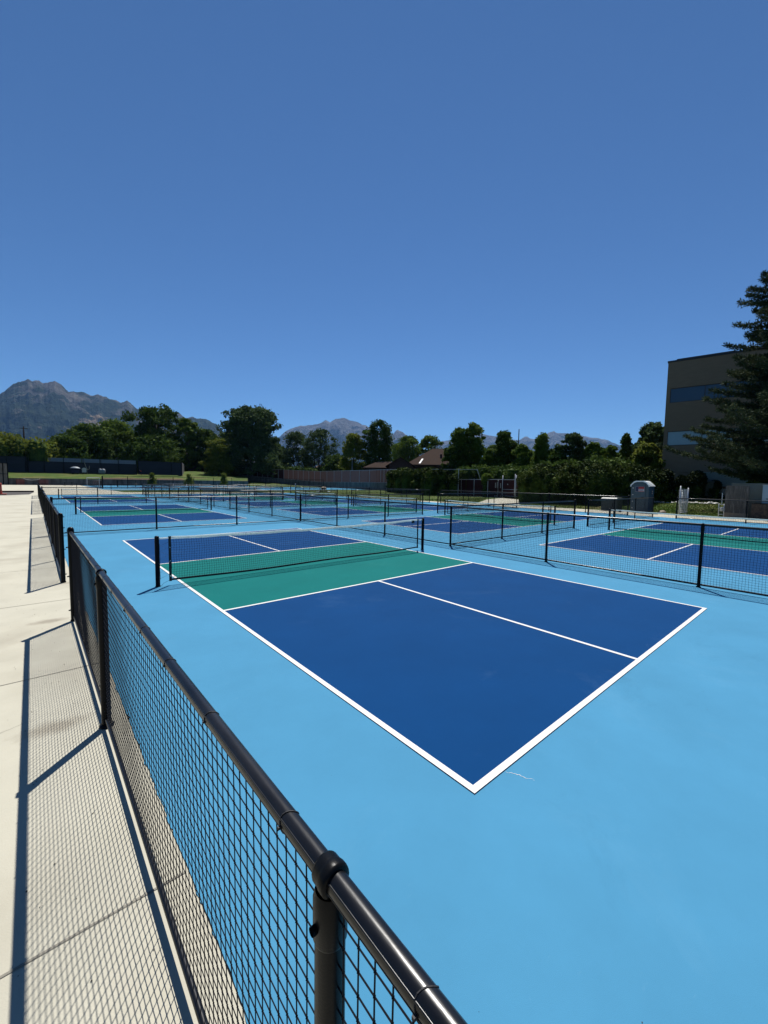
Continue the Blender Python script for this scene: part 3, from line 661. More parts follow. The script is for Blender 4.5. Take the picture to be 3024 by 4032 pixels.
# ---- terrace: retaining wall and sloping lawn on the north side
def grid_surface(name, rows, m, thick=None):
    mb = MB(); n = len(rows[0]); v = [p for r in rows for p in r]
    mb.add(v, [(i*n+j, i*n+j+1, (i+1)*n+j+1, (i+1)*n+j) for i in range(len(rows)-1) for j in range(n-1)])
    return tag(mb.build(name, m, None, True), kind='structure')
tu = [-260, -100, 40, 170, 300, 390, 480, 610, 745, 830, 905, 975]
near = [(*SP(u, 124.2), 1.42) for u in tu]
mid = [(*SP(u, 134), 2.25) for u in tu]
far = []
for u in tu:
    if u < 700: far.append((*SP(u, 146), 2.98))
    else: far.append(P3(u, np.interp(u, [700, 725, 800, 870, 975], [1872, 1853, 1857, 1866, 1880]), np.interp(u, [700, 745, 975], [146, 166, 150])))
back = [(*SP(u, 240), 4.4) for u in tu]
grid_surface('lawn_terrace', [near, mid, far, back], 'grass')
# brown planting strip at the top of the wall
ms = MB(); pa = [(*SP(u, 124.6), 1.475) for u in range(400, 745, 40)]; pb = [(*SP(u, 129), 1.86) for u in range(400, 745, 40)]
ms.add(pa+pb, [(i, i+1, len(pa)+i+1, len(pa)+i) for i in range(len(pa)-1)]); tag(ms.build('mulch_strip', 'mulch'), kind='structure')
def wall_run(name, label, cat, pts, thick, m, group=None, coping=None):
    """pts: (x, y, z0, z1) along the wall"""
    t = MB(); n = len(pts)
    for i in range(n-1):
        a, b = pts[i], pts[i+1]; d = Vector((b[0]-a[0], b[1]-a[1], 0)).normalized(); nx, ny = -d.y*thick/2, d.x*thick/2
        v = [(a[0]-nx, a[1]-ny, a[2]), (b[0]-nx, b[1]-ny, b[2]), (b[0]+nx, b[1]+ny, b[2]), (a[0]+nx, a[1]+ny, a[2]),
             (a[0]-nx, a[1]-ny, a[3]), (b[0]-nx, b[1]-ny, b[3]), (b[0]+nx, b[1]+ny, b[3]), (a[0]+nx, a[1]+ny, a[3])]
        t.add(v, [(0,3,2,1),(4,5,6,7),(0,1,5,4),(1,2,6,5),(2,3,7,6),(3,0,4,7)])
    o = t.build(name, m); tag(o, label, cat, group)
    return o
wp = [(*SP(u, 123.8), -.1, 1.5) for u in (-260, -60, 120, 300, 480, 660, 830, 977)]
wall_run('retaining_wall', 'long low board-formed concrete retaining wall below the far lawn', 'wall', wp, .3, 'oldconcrete')

# ---- dark windscreens, pale fence, houses and gear beyond the left lawn
def screen(label, us, d, tops, z0, posts, m='screen'):
    t = thing('windscreen_fence', label, 'fence', (*SP(us[0], d), z0)); ox, oy = SP(us[0], d)
    mb = MB(); v = []; 
    for u, tp in zip(us, tops):
        x, y = SP(u, d); v += [(x-ox, y-oy, 0), (x-ox, y-oy, SZ(u, tp, d)-z0)]
    n = len(us); va = np.array(v); vb = va+np.array([.05, .12, 0]); mb.add(np.concatenate([va, vb]), [(2*i, 2*i+2, 2*i+3, 2*i+1) for i in range(n-1)]+[(2*n+2*i, 2*n+2*i+1, 2*n+2*i+3, 2*n+2*i+2) for i in range(n-1)]+[(2*i+1, 2*i+3, 2*n+2*i+3, 2*n+2*i+1) for i in range(n-1)])
    mb.build('mesh_screen', m, t)
    for u, tp in posts:
        x, y = SP(u, d-.15); link_ = MB(); link_.tube([(x-ox, y-oy, 0), (x-ox, y-oy, SZ(u, tp, d)-z0)], .07, 8); link_.build('post', 'black', t)
    rl = MB(); rl.tube([(SP(u, d-.1)[0]-ox, SP(u, d-.1)[1]-oy, SZ(u, tp, d)-z0) for u, tp in zip(us, tops)], .04, 6); rl.build('top_rail', 'black', t)
screen('tall navy windscreen fence left of the pale panels, behind the far lawn', [-260, -60, 108], 144, [1790, 1794, 1798], 2.9, [(-60, 1790), (30, 1790), (104, 1794)])
screen('long dark navy windscreen fence below the pale vinyl panels', [110, 300, 420, 541], 144.4, [1815, 1821, 1825, 1829], 2.9, [(114, 1797), (177, 1800), (253, 1802), (330, 1807), (400, 1810), (470, 1813), (539, 1816)])
screen('dark navy windscreen box at the right end of the far lawn', [545, 630, 717], 139.5, [1814, 1818, 1822], 2.9, [(546, 1814), (676, 1824), (717, 1821)])
x0, y0 = SP(717, 139.5); x1, y1 = SP(728, 175)
mb = MB(); mb.add([(x0, y0, 2.9), (x1, y1, 3.2), (x1, y1, 6.9), (x0, y0, 6.9), (x0+.1, y0, 2.9), (x1+.1, y1, 3.2), (x1+.1, y1, 6.9), (x0+.1, y0, 6.9)], [(0,1,2,3),(4,7,6,5),(3,2,6,7)])
tag(mb.build('windscreen_fence', 'screen'), 'return side of the navy windscreen box running away up the lawn', 'fence')
screen('low maroon and navy fence at the foot of the big cottonwood', [728, 800, 860, 917], 172, [1838, 1839, 1841, 1840], 3.0, [(800, 1838), (860, 1840)], 'slatred')
pale = thing('panel_fence', 'pale grey vinyl panel fence standing behind the navy windscreen', 'fence', (*SP(112, 149), 2.9)); ox, oy = SP(112, 149)
for k in range(6):
    ua, ub = 112+k*71.3, 112+(k+1)*71.3-3; (xa, ya), (xb, yb) = SP(ua, 149), SP(ub, 149); ta, tb_ = SZ(ua, np.interp(ua, [112, 540], [1799, 1814]), 149)-2.9, SZ(ub, np.interp(ub, [112, 540], [1799, 1814]), 149)-2.9
    v = [(xa-ox, ya-oy, 0), (xb-ox, yb-oy, 0), (xb-ox, yb-oy, tb_), (xa-ox, ya-oy, ta)]; q = [(a, b+.08, c) for a, b, c in v]
    MB().add(v+q, [(0,1,2,3),(7,6,5,4),(3,2,6,7),(0,3,7,4),(1,5,6,2)]).build('panel', 'whitewall', pale)
def gable(name, label, u0, u1, d, v_eave, v_peak, depth, wall, roof, z0=2.9, over=.5, trim=True, win=None):
    """gable end facing the camera"""
    um = (u0+u1)/2; x, y = SP(um, d); a = math.atan2(x-CAM[0], y-CAM[1]); t = thing(name, label, 'house', (x, y, z0), -a)
    (xa, ya), (xb, yb) = SP(u0, d), SP(u1, d); W_ = math.hypot(xb-xa, yb-ya); he = SZ(um, v_eave, d)-z0; hp = SZ(um, v_peak, d)-z0
    mb = MB(); v = [(-W_/2, 0, 0), (W_/2, 0, 0), (W_/2, 0, he), (0, 0, hp), (-W_/2, 0, he)]; v2 = [(p[0], depth, p[2]) for p in v]
    mb.add(v+v2, [(0,1,2,3,4), (9,8,7,6,5), (0,4,9,5), (1,6,7,2)]); mb.build('wall', wall, t)
    s = (hp-he)/(W_/2)
    mb = MB()
    for sg in (-1, 1):
        xo = sg*(W_/2+over); zo = he-over*s
        v = [(0, -over, hp+.02), (xo, -over, zo+.02), (xo, depth+over, zo+.02), (0, depth+over, hp+.02)]; v2 = [(p[0], p[1], p[2]+.16) for p in v]
        mb.add(v+v2, [(0,1,2,3), (7,6,5,4), (0,4,5,1), (1,5,6,2), (3,2,6,7)])
    mb.build('roof', roof, t)
    if trim:
        mb = MB()
        for sg in (-1, 1):
            xo = sg*(W_/2+over); zo = he-over*s
            v = [(0, -over-.06, hp-.1), (xo, -over-.06, zo-.1), (xo, -over-.06, zo+.2), (0, -over-.06, hp+.2)]; v2 = [(p[0], p[1]+.05, p[2]) for p in v]; mb.add(v+v2, [(0,1,2,3), (7,6,5,4), (3,2,6,7), (0,4,5,1)])
            mb.box((sg*W_/2-.12, -.06, 0), (sg*W_/2+.12, -.01, he))
        mb.build('fascia', 'trim', t)
    return t, he, hp, W_
gable('house', 'tan gabled house peeking over the pale vinyl fence', 404, 520, 176, 1796, 1777, 14, 'tanside', 'rooftan')
t, he, hp, W_ = gable('house', 'slate grey house at the far left edge', -150, 70, 166, 1751, 1738, 12, 'greyhouse', 'trim', trim=False)
wb = MB().box((W_/2-8.2, -.06, he-3.4), (W_/2-5.6, -.02, he-1.6)); wb.build('window', 'whitewall', t)
MB().box((W_/2-.22, -.05, 0), (W_/2+.02, -.01, he)).build('corner_trim', 'trim', t)
def pole(label, u, d, vt, name='utility_pole', r=.24, z0=0, arm=True, m='wood', cat='pole'):
    x, y = SP(u, d); h = SZ(u, vt, d)-z0; a = math.atan2(x-CAM[0], y-CAM[1]); t = thing(name, label, cat, (x, y, z0), -a)
    MB().tube([(0, 0, -.2), (0, 0, h)], [r, r*.6], 8).build('pole', m, t, True)
    if arm: MB().box((-.9, -.06, h-.7), (.9, .06, h-.55)).build('crossarm', 'wood', t)
pole('wooden utility pole rising by the far left trees', 103, 158, 1679)
pole('thin dark mast above the trees right of centre', 2036, 140, 1690, 'mast', .22, 0, False, 'black', 'mast')
pole('pale thin pole beside the brown roofed houses', 1386, 118, 1812, 'light_pole', .10, 0, False, 'steel')
pole('short pale marker pole on the grass before the concrete wall', 1163, 112, 1903, 'marker_pole', .09, 0, False, 'steel')
# gear beside the navy windscreen
def at_obj(name, label, cat, u, d, z0, group=None):
    x, y = SP(u, d); a = math.atan2(x-CAM[0], y-CAM[1]); return thing(name, label, cat, (x, y, z0), -a, group)
t = at_obj('utility_cart', 'dark blue cart with a pale rounded canopy parked on the far lawn', 'cart', 298, 142.2, 2.75)
mb = MB().box((-.85, -.5, .35), (.85, .5, 1.05)).box((-.35, -.5, 1.05), (-.2, .5, 1.4)); mb.build('body', 'signnavy', t)
MB().lathe([(1.15, 1.55), (1.1, 1.68), (.8, 1.92), (.4, 2.03), (0, 2.06)], 16).build('canopy', 'whitewall', t, True)
mb = MB()
for sx in (-.8, .8):
    for sy_ in (-.45, .45): mb.tube([(sx, sy_, 1.0), (sx, sy_, 1.6)], .03, 5)
mb.build('canopy_frame', 'black', t)
for sx in (-.55, .55):
    for sy_ in (-.55, .55): MB().lathe([(.28, -.07), (.28, .07), (0, .07)], 12, (sx, sy_, .28), 'y').build('wheel', 'tyre', t)
t = at_obj('bin_hut', 'small bright white hut shaped bin beside the cart', 'bin', 333, 142.4, 2.75)
MB().box((-.5, -.4, .5), (.5, .4, 1.35)).build('body', 'white', t)
MB().add([(-.62, -.5, 1.35), (.62, -.5, 1.35), (.62, .5, 1.35), (-.62, .5, 1.35), (-.25, -.5, 1.78), (.25, -.5, 1.78), (.25, .5, 1.78), (-.25, .5, 1.78)], [(0,3,2,1),(4,5,6,7),(0,1,5,4),(1,2,6,5),(2,3,7,6),(3,0,4,7)]).build('roof', 'white', t)
mb = MB()
for sx in (-.42, .42):
    for sy_ in (-.3, .3): mb.tube([(sx, sy_, 0), (sx, sy_, .5)], .04, 5)
mb.build('legs', 'black', t)
t = at_obj('bent_pipe', 'pale pipe bent into a hook standing by the white hut bin', 'pipe', 343, 143, 2.75)
MB().tube([(-.5, 0, 3.8), (-.35, 0, 2.9), (0, 0, 1.6), (.25, 0, 1.35), (.6, 0, 1.5), (.65, 0, 2.4)], .09, 6).build('pipe', 'beigecab', t); MB().tube([(.1, 0, 0), (.1, 0, 1.42)], .05, 6).build('stand', 'beigecab', t)
for i, (u, lab, s) in enumerate(((396, 'small round grey tank, left one of the pair by the navy windscreen', .42), (408, 'taller round grey tank, right one of the pair by the navy windscreen', .52))):
    t = at_obj('round_tank', lab, 'tank', u, 142.6, 2.75, 'grey tanks by the windscreen')
    MB().lathe([(s*.8, .3), (s, .6), (s, 1.2), (s*.7, 1.55), (.1, 1.65), (0, 1.66)], 14).build('tank', 'whitewall', t, True)
    mb = MB(); [mb.tube([(s*.6*math.cos(q), s*.6*math.sin(q), 0), (s*.6*math.cos(q), s*.6*math.sin(q), .4)], .04, 5) for q in (.5, 2.6, 4.7)]; mb.build('legs', 'black', t)

def skin_body(name, chains, m, parent):
    me = bpy.data.meshes.new(name); v = []; e_ = []; r = []; idx = {}
    for ch in chains:
        prev = None
        for key, p, rad_ in ch:
            if key not in idx: idx[key] = len(v); v.append(p); r.append(rad_)
            if prev is not None and prev != idx[key]: e_.append((prev, idx[key]))
            prev = idx[key]
    me.from_pydata(v, e_, []); me.materials.append(M[m]); o = bpy.data.objects.new(name, me); C.objects.link(o); o.parent = parent
    md = o.modifiers.new('skin', 'SKIN'); md.use_smooth_shade = True
    for i, sv in enumerate(me.skin_vertices[0].data): sv.radius = (r[i], r[i]); sv.use_root = (i == 0)
    o.modifiers.new('sub', 'SUBSURF').levels = 1; o.modifiers['sub'].render_levels = 1
    return o
t = at_obj('person', 'distant person in a red shirt bending forward by the navy windscreen', 'person', 557, 139, 2.75)
skin_body('body', [[('p', (.10, 0, .92), .13), ('w', (-.02, 0, 1.12), .12), ('c', (-.20, 0, 1.30), .14), ('n', (-.30, 0, 1.38), .06), ('h', (-.40, 0, 1.43), .10)],
    [('p', (.10, 0, .92), .13), ('k1', (.05, -.1, .5), .07), ('a1', (.12, -.1, .09), .05), ('f1', (0, -.1, .04), .04)],
    [('p', (.10, 0, .92), .13), ('k2', (.0, .12, .5), .07), ('a2', (.08, .12, .09), .05), ('f2', (-.04, .12, .04), .04)],
    [('c', (-.20, 0, 1.30), .14), ('s1', (-.24, -.18, 1.26), .06), ('e1', (-.28, -.2, 1.0), .045), ('h1', (-.38, -.18, .80), .035)],
    [('c', (-.20, 0, 1.30), .14), ('s2', (-.24, .18, 1.26), .06), ('e2', (-.28, .2, 1.0), .045), ('h2', (-.38, .18, .80), .035)]], 'signnavy', t)
skin_body('shirt', [[('p', (.07, 0, .98), .16), ('w', (-.02, 0, 1.12), .15), ('c', (-.20, 0, 1.30), .17), ('c2', (-.26, 0, 1.34), .12)], [('c', (-.20, 0, 1.30), .17), ('s1', (-.24, -.18, 1.26), .085), ('e1', (-.27, -.2, 1.1), .07)], [('c', (-.20, 0, 1.30), .17), ('s2', (-.24, .18, 1.26), .085), ('e2', (-.27, .2, 1.1), .07)]], 'red', t)
MB().lathe([(0, -.115), (.07, -.09), (.10, 0), (.07, .09), (0, .115)], 12, (-.42, 0, 1.45)).build('head', 'skin', t, True)

# ---- left foreground plaza pieces
gp_ = thing('slatted_gate', 'tall grey slatted gate panels in a black frame at the far left edge', 'gate', (*SP(-60, 123), 0)); ox, oy = SP(-60, 123)
for k in range(5):
    ua, ub = -60+k*18.4, -60+(k+1)*18.4; (xa, ya), (xb, yb) = SP(ua, 123), SP(ub, 123)
    for z0_, z1_ in ((.1, 2.35), (2.45, 4.7)): MB().add([(xa-ox+.05, ya-oy, z0_), (xb-ox-.05, yb-oy, z0_), (xb-ox-.05, yb-oy, z1_), (xa-ox+.05, ya-oy, z1_), (xa-ox+.05, ya-oy+.05, z0_), (xb-ox-.05, yb-oy+.05, z0_), (xb-ox-.05, yb-oy+.05, z1_), (xa-ox+.05, ya-oy+.05, z1_)], [(0,1,2,3),(7,6,5,4),(3,2,6,7)]).build('slat_panel', 'oldconcrete', gp_)
    MB().tube([(xb-ox, yb-oy-.05, 0), (xb-ox, yb-oy-.05, 4.85)], .09, 8).build('post', 'black', gp_)
for z_ in (2.4, 4.75): MB().tube([(0, -.06, z_), (SP(32, 123)[0]-ox, SP(32, 123)[1]-oy-.06, z_)], .06, 6).build('rail', 'black', gp_)
t = thing('delineator_post', 'orange-red plastic barrier post on its foot at the left edge of the plaza', 'barrier post', (*SP(4, 58.5, 1940), 0))
MB().lathe([(.10, 0), (.09, .5), (.085, 1.1), (.05, 1.22), (0, 1.24)], 12).build('post', 'red', t, True); MB().box((-.42, -.3, 0), (.42, .3, .09)).build('foot', 'red', t)
MB().box((-.9, -.03, .85), (0, .03, 1.0)).build('rail', 'red', t)
tag(MB().box((-9, -.09, -.02), (7.0, .09, .16)).build('dark_edge_strip', 'black', None, False, (-9, 66.1, 0)), 'black raised strip edging the dirt patch on the plaza', 'board')  # dark raised strip along the far edge of the dirt patch
for i, (u, w_, lab) in enumerate(((80, 1.3, 'orange safety mesh panel leaning on the retaining wall, leftmost of them'), (172, 1.6, 'orange safety mesh panel on the retaining wall beside the draped hose'), (378, 1.5, 'orange safety mesh panel on the retaining wall near the far court fence'))):
    t = at_obj('safety_mesh', lab, 'safety mesh', u, 122.8, 0, 'orange mesh panels along the wall')
    mb = MB()
    for k in range(9): mb.box((-w_/2+w_*k/8-.018, -.01, 0), (-w_/2+w_*k/8+.018, .01, 1.25))
    for k in range(7): mb.box((-w_/2, .012, .05+.18*k), (w_/2, .022, .075+.18*k))
    mb.build('mesh', 'red', t); MB().tube([(-w_/2-.05, 0, 0), (-w_/2-.05, 0, 1.5)], .03, 5).build('stake', 'wood', t)
tag(MB().tube([P3(92, 1884.5, 123.3), P3(105, 1889, 123.3), P3(125, 1891, 123.3), P3(145, 1889, 123.3), P3(158, 1886, 123.3)], .07, 6).build('draped_hose', 'trim', None, True), 'pale hose draped in a sag over the retaining wall', 'hose')

def picnic_table(label, x, y, rz, m='wood', L_=1.9):
    t = thing('picnic_table', label, 'picnic table', (x, y, 0), rz, 'picnic tables')
    mb = MB(); [mb.box((-L_/2, -.36+.15*k, .72), (L_/2, -.23+.15*k, .76)) for k in range(5)]; mb.build('table_top', m, t)
    for s in (-1, 1):
        mb = MB(); mb.box((-L_/2, s*.62, .42), (L_/2, s*.76, .46)); mb.box((-L_/2, s*.79, .42), (L_/2, s*.90, .46)); mb.build('bench', m, t)
    for s in (-1, 1):
        mb = MB(); mb.tube([(s*L_*.33, -.7, 0), (s*L_*.33, -.25, .72)], .035, 5); mb.tube([(s*L_*.33, .7, 0), (s*L_*.33, .25, .72)], .035, 5); mb.tube([(s*L_*.33, -.85, .40), (s*L_*.33, .85, .40)], .03, 5); mb.build('leg_frame', 'black', t)
picnic_table('dark picnic table against the far retaining wall on the plaza', *SP(268, 112), .1)
picnic_table('picnic table on the far court deck, left of the pair before the wall', *SP(664, 110), .5, 'alu', 2.2)
picnic_table('picnic table on the far court deck, right of the pair before the wall', *SP(703, 105), .2, 'alu', 2.2)
picnic_table('pale topped table with a cream bundle near the outer right-hand corner', 28.7, 47.2, .9, 'alu', 2.1)
def bundle(label, x, y, z, s=1):
    g = np.random.default_rng(int(x*10)); mb = MB()
    pr = [(0, 0), (.34*s, .02), (.38*s, .10*s), (.28*s, .20*s), (.1*s, .26*s), (0, .27*s)]; mb.lathe(pr, 14)
    v = mb.v[0]; v += g.normal(size=v.shape)*.018*s; mb.v[0] = v*np.array([1, .7, 1])
    tag(mb.build('cloth_bundle', 'plyfresh' if z else 'white', None, True, (x, y, z)), label, 'bundle')
bundle('cream cloth bundle lying on the pale topped table', 28.7, 47.2, .762, 1.2)
bundle('small white bag lying on the concrete edge right of the portable toilet', 31.2, 7.35, -.004, .9)
def bleacher(label, x, y, rz, L_=4.5):
    t = thing('bleacher', label, 'bleacher', (x, y, 0), rz, 'low aluminium bleachers')
    for k in range(3):
        MB().box((-L_/2, k*.62, .40+.25*k), (L_/2, k*.62+.26, .44+.25*k)).build('seat_plank', 'alu', t)
        if k: MB().box((-L_/2, k*.62-.32, .14+.25*k), (L_/2, k*.62-.06, .18+.25*k)).build('foot_plank', 'alu', t)
    for s in (-1, 0, 1):
        mb = MB(); mb.tube([(s*L_*.4, -.1, .38), (s*L_*.4, 1.6, 1.0)], .03, 5); mb.tube([(s*L_*.4, -.1, 0), (s*L_*.4, 1.6, 0)], .03, 5); mb.tube([(s*L_*.4, 0, 0), (s*L_*.4, .1, .42)], .03, 5); mb.tube([(s*L_*.4, 1.5, 0), (s*L_*.4, 1.5, .95)], .03, 5); mb.build('frame', 'steel', t)
bleacher('low aluminium bleacher on the grass island, left one', *SP(735, 78), -.25, 5.2)
bleacher('low aluminium bleacher on the grass island, right one', *SP(905, 76), -.35, 5.2)
def plank_stack(label, u, d, seed):
    g = np.random.default_rng(seed); t = at_obj('plank_stack', label, 'stack', u, d, 0, 'stacked material on the grass island')
    for k in range(7):
        a = g.uniform(-.25, .25); ww = g.uniform(1.6, 2.6); R = [[math.cos(a), -math.sin(a), 0], [math.sin(a), math.cos(a), 0], [0, 0, 1]]
        MB().box((-ww, -.3, 0), (ww, .25, .075), R, (g.uniform(-.3, .3), g.uniform(-.2, .2), .02+.11*k)).build('plank', ['alu', 'trim', 'oldconcrete'][k % 3], t)
plank_stack('untidy stack of pale planks on the grass island, nearer one', 850, 66, 4)
plank_stack('untidy stack of pale planks on the grass island, farther one', 960, 72, 9)

# ---- far court fences (dark, seen between the benches)
def wire_fence(label, x0, y0, x1, y1, h, n, wires=6, m='black', gatepost=False):
    Lg = math.hypot(x1-x0, y1-y0); t = thing('wire_fence', label, 'fence', (x0, y0, 0), math.atan2(y1-y0, x1-x0), 'wire fences round the far courts')
    for k in range(n+1): MB().tube([(Lg*k/n, 0, 0), (Lg*k/n, 0, h)], .05 if k else .11, 7).build('post', m, t)
    for z in (.06, h): MB().tube([(0, 0, z), (Lg, 0, z)], .032, 6).build('rail', m, t)
    mb = MB()
    for k in range(1, wires): mb.box((0, -.004, h*k/wires-.004), (Lg, .004, h*k/wires+.004))
    for k in range(int(Lg/.35)): mb.box((k*.35-.003, -.006, .06), (k*.35+.003, .006, h))
    mb.build('wire_mesh', m, t)
wire_fence('taller dark wire fence along the near side of the far courts', 7.1, 84.2, 52, 84.2, 2.2, 12)
wire_fence('lower dark wire fence along the back of the far courts', 11.4, 100, 54, 100, 1.35, 13)
wire_fence('dark wire fence closing the left side of the far courts', 7.1, 84.4, 7.6, 115, 1.35, 8)
t = thing('gate_leaf', 'open pale steel gate leaf standing at the corner of the far court fence', 'gate', (4.9, 83.8, 0), .35)
mb = MB(); [mb.tube(p, .04, 6) for p in ([(0, 0, .05), (0, 0, 1.9)], [(1.9, 0, .05), (1.9, 0, 1.9)], [(0, 0, .1), (1.9, 0, .1)], [(0, 0, 1.88), (1.9, 0, 1.88)])]; mb.build('frame', 'steel', t)
mb = MB(); [mb.box((.12*k, -.004, .1), (.12*k+.008, .004, 1.88)) for k in range(1, 16)]; mb.build('bars', 'steel', t)

# ---- boundary: stained concrete wall with slatted chain link on top
bw = [(917, 165, 1840, 1868, 2.0), (1118, 150, 1850, 1886, .45), (1262, 127, 1856, 1898, 0), (1500, 92, 1850, 1900, 0), (1600, 80, 1848, 1902, 0)]
wall_run('boundary_wall', 'stained concrete boundary wall carrying the slatted fence beyond the far courts', 'wall', [(*SP(u, d), z0-.3, SZ(u, vb, d)) for u, d, vt, vb, z0 in bw], .3, 'oldconcrete')
def slat_fence(label, pts, m, npost, tall=0.0):
    x0, y0 = pts[0][:2]; t = thing('slat_fence', label, 'fence', (x0, y0, 0), 0, 'slatted chain link along the boundary')
    for i in range(len(pts)-1):
        a, b = pts[i], pts[i+1]; mb = MB(); d = Vector((b[0]-a[0], b[1]-a[1], 0)); Lg = d.length; d.normalize(); n = int(Lg/.13); nx, ny = -d.y*.012, d.x*.012
        g = np.random.default_rng(i+5)
        for k in range(n):
            s0, s1 = (k+.04)/n, (k+.93)/n
            if g.uniform() < .015: continue
            P0 = [a[j]+(b[j]-a[j])*s0 for j in range(4)]; P1 = [a[j]+(b[j]-a[j])*s1 for j in range(4)]; dz = g.uniform(-.02, .02)
            v = [(P0[0]-x0-nx, P0[1]-y0-ny, P0[2]+.05), (P1[0]-x0-nx, P1[1]-y0-ny, P1[2]+.05), (P1[0]-x0-nx, P1[1]-y0-ny, P1[3]-.06+dz), (P0[0]-x0-nx, P0[1]-y0-ny, P0[3]-.06+dz)]
            v += [(p[0]+2*nx, p[1]+2*ny, p[2]) for p in v]; mb.add(v, [(0,1,2,3),(7,6,5,4),(3,2,6,7)])
        mb.build('slats', m, t)
        for z_ in (2, 3):
            MB().tube([(a[0]-x0, a[1]-y0, a[z_]), (b[0]-x0, b[1]-y0, b[z_])], .035, 6).build('rail', 'steel', t)
        for k in range(npost+1):
            s = k/npost; P = [a[j]+(b[j]-a[j])*s for j in range(4)]; MB().tube([(P[0]-x0-d.y*-.06, P[1]-y0-d.x*.06, P[2]-.1), (P[0]-x0+d.y*.06, P[1]-y0-d.x*.06, P[3]+.1)], .045, 6).build('post', 'steel', t)
def bp_(u, d, vt, vb): return (*SP(u, d), SZ(u, vb, d)+.02, SZ(u, vt, d))
slat_fence('maroon slatted chain link on the far part of the boundary wall', [bp_(917, 165, 1840, 1868), bp_(1118, 150, 1850, 1886)], 'slatred', 10)
slat_fence('faded mauve slatted chain link on the nearer part of the boundary wall', [bp_(1118, 150, 1850, 1886), bp_(1262, 127, 1856, 1898), bp_(1500, 92, 1850, 1900), bp_(1600, 80, 1848, 1902)], 'slatgrey', 7)
slat_fence('maroon slatted fence between the ivy mass and the steel gate', [(*SP(1770, 63), 0, SZ(1770, 1888, 63)), (*SP(1980, 57.2), 0, SZ(1980, 1888, 57.2))], 'slatred', 4)
slat_fence('maroon slatted fence right of the steel gate, half lost in the hedge', [(*SP(2088, 52.4), 0, SZ(2088, 1892, 52.4)), (*SP(2200, 47.5), 0, SZ(2200, 1894, 47.5))], 'slatred', 2)
sm = MB(); va = [(*SP(u, d), z) for u, d, z in ((905, 150, .3), (980, 124, -.015), (1118, 112, -.015), (1262, 112, -.015))]; vb_ = [(*SP(u, d), z) for u, d, z in ((905, 166, 2.05), (1000, 158, 1.45), (1118, 149.6, .5), (1262, 126.6, .02))]
sm.add(va+vb_, [(0,1,5,4),(1,2,6,5),(2,3,7,6)]); tag(sm.build('grass_bank', 'grass'), kind='structure')
# steel gate
x0, y0 = SP(1980, 57); x1, y1 = SP(2086, 52.6); Lg = math.hypot(x1-x0, y1-y0)
t = thing('chain_link_gate', 'double chain link gate with galvanised frame and maroon slats where the path ends', 'gate', (x0, y0, 0), math.atan2(y1-y0, x1-x0))
for s, h in ((0, 3.0), (.485, 3.15), (.525, 3.0), (1, 2.5)): MB().tube([(Lg*s, 0, -.1), (Lg*s, 0, h)], .055 if s else .07, 8).build('post', 'steel', t, True)
for k, (s0, s1) in enumerate(((.01, .48), (.53, .99))):
    mb = MB(); [mb.tube([(Lg*s0, -.05, z), (Lg*s1, -.05, z)], .028, 6) for z in (.28, 1.15, 2.42)]; [mb.tube([(Lg*s, -.05, .28), (Lg*s, -.05, 2.42)], .028, 6) for s in (s0, s1)]; lf = mb.build('leaf_frame', 'steel', t)
    mb = MB(); n = 18; [mb.box((Lg*(s0+(s1-s0)*(q+.05)/n), -.02, .32), (Lg*(s0+(s1-s0)*(q+.93)/n), .0, 2.38)) for q in range(n)]; mb.build('slats', 'slatred', lf)
    MB().lathe([(0, -.03), (.075, -.02), (.075, 0)], 12, (Lg*(s0+s1)/2-.1+.5*k, -.09, 1.82), 'y').build('reflector', 'white', lf)
# tall mesh panel on a leaning pole
t = at_obj('leaning_mesh_frame', 'tall steel frame of dark mesh with a slanted end pole behind the ivy', 'frame', 1805, 60.5, 0)
x0, y0 = SP(1805, 60.5); 
def loc_(u, d=60.5): x, y = SP(u, d); a = math.atan2(x0-CAM[0], y0-CAM[1]); dx, dy = x-x0, y-y0; return (dx*math.cos(a)-dy*math.sin(a))
hT = SZ(1850, 1849, 60.5)
MB().tube([(0, 0, 0), (0, 0, hT+.1)], .05, 8).build('pole', 'steel', t); MB().tube([(loc_(1898), 0, 0), (loc_(1893), 0, hT*.6), (loc_(1877), 0, hT+.1)], .05, 8).build('slanted_pole', 'steel', t)
MB().tube([(loc_(1700), .05, hT), (loc_(1879), 0, hT)], .035, 6).build('top_rail', 'steel', t)
mb = MB(); X0, X1 = loc_(1700), loc_(1876)
for k in range(46): x = X0+(X1-X0)*k/45; mb.box((x-.006, -.006, .8), (x+.006, .006, hT))
for k in range(28): z = .8+(hT-.8)*k/28; mb.box((X0, .006, z-.005), (X1, .016, z+.005))
mb.build('dark_mesh', 'black', t)
t = at_obj('hose_rack', 'cluster of pale pipes standing against the maroon fence left of the steel gate', 'pipes', 1962, 57.4, 0)
for k, (dx, h) in enumerate(((-.35, 2.0), (-.12, 2.1), (.32, 1.95))): MB().tube([(dx, -.1, 1.3), (dx, -.1, h)], .04, 6).build('pipe', 'trim', t); MB().tube([(dx, -.1, 0), (dx, -.1, .35)], .04, 6).build('stub', 'trim', t)
MB().lathe([(0, -.08), (.07, 0), (0, .08)], 10, (.0, -.15, 2.35)).build('lamp_globe', 'white', t); MB().tube([(0, -.1, 0), (0, -.1, 2.3)], .025, 6).build('post', 'steel', t)

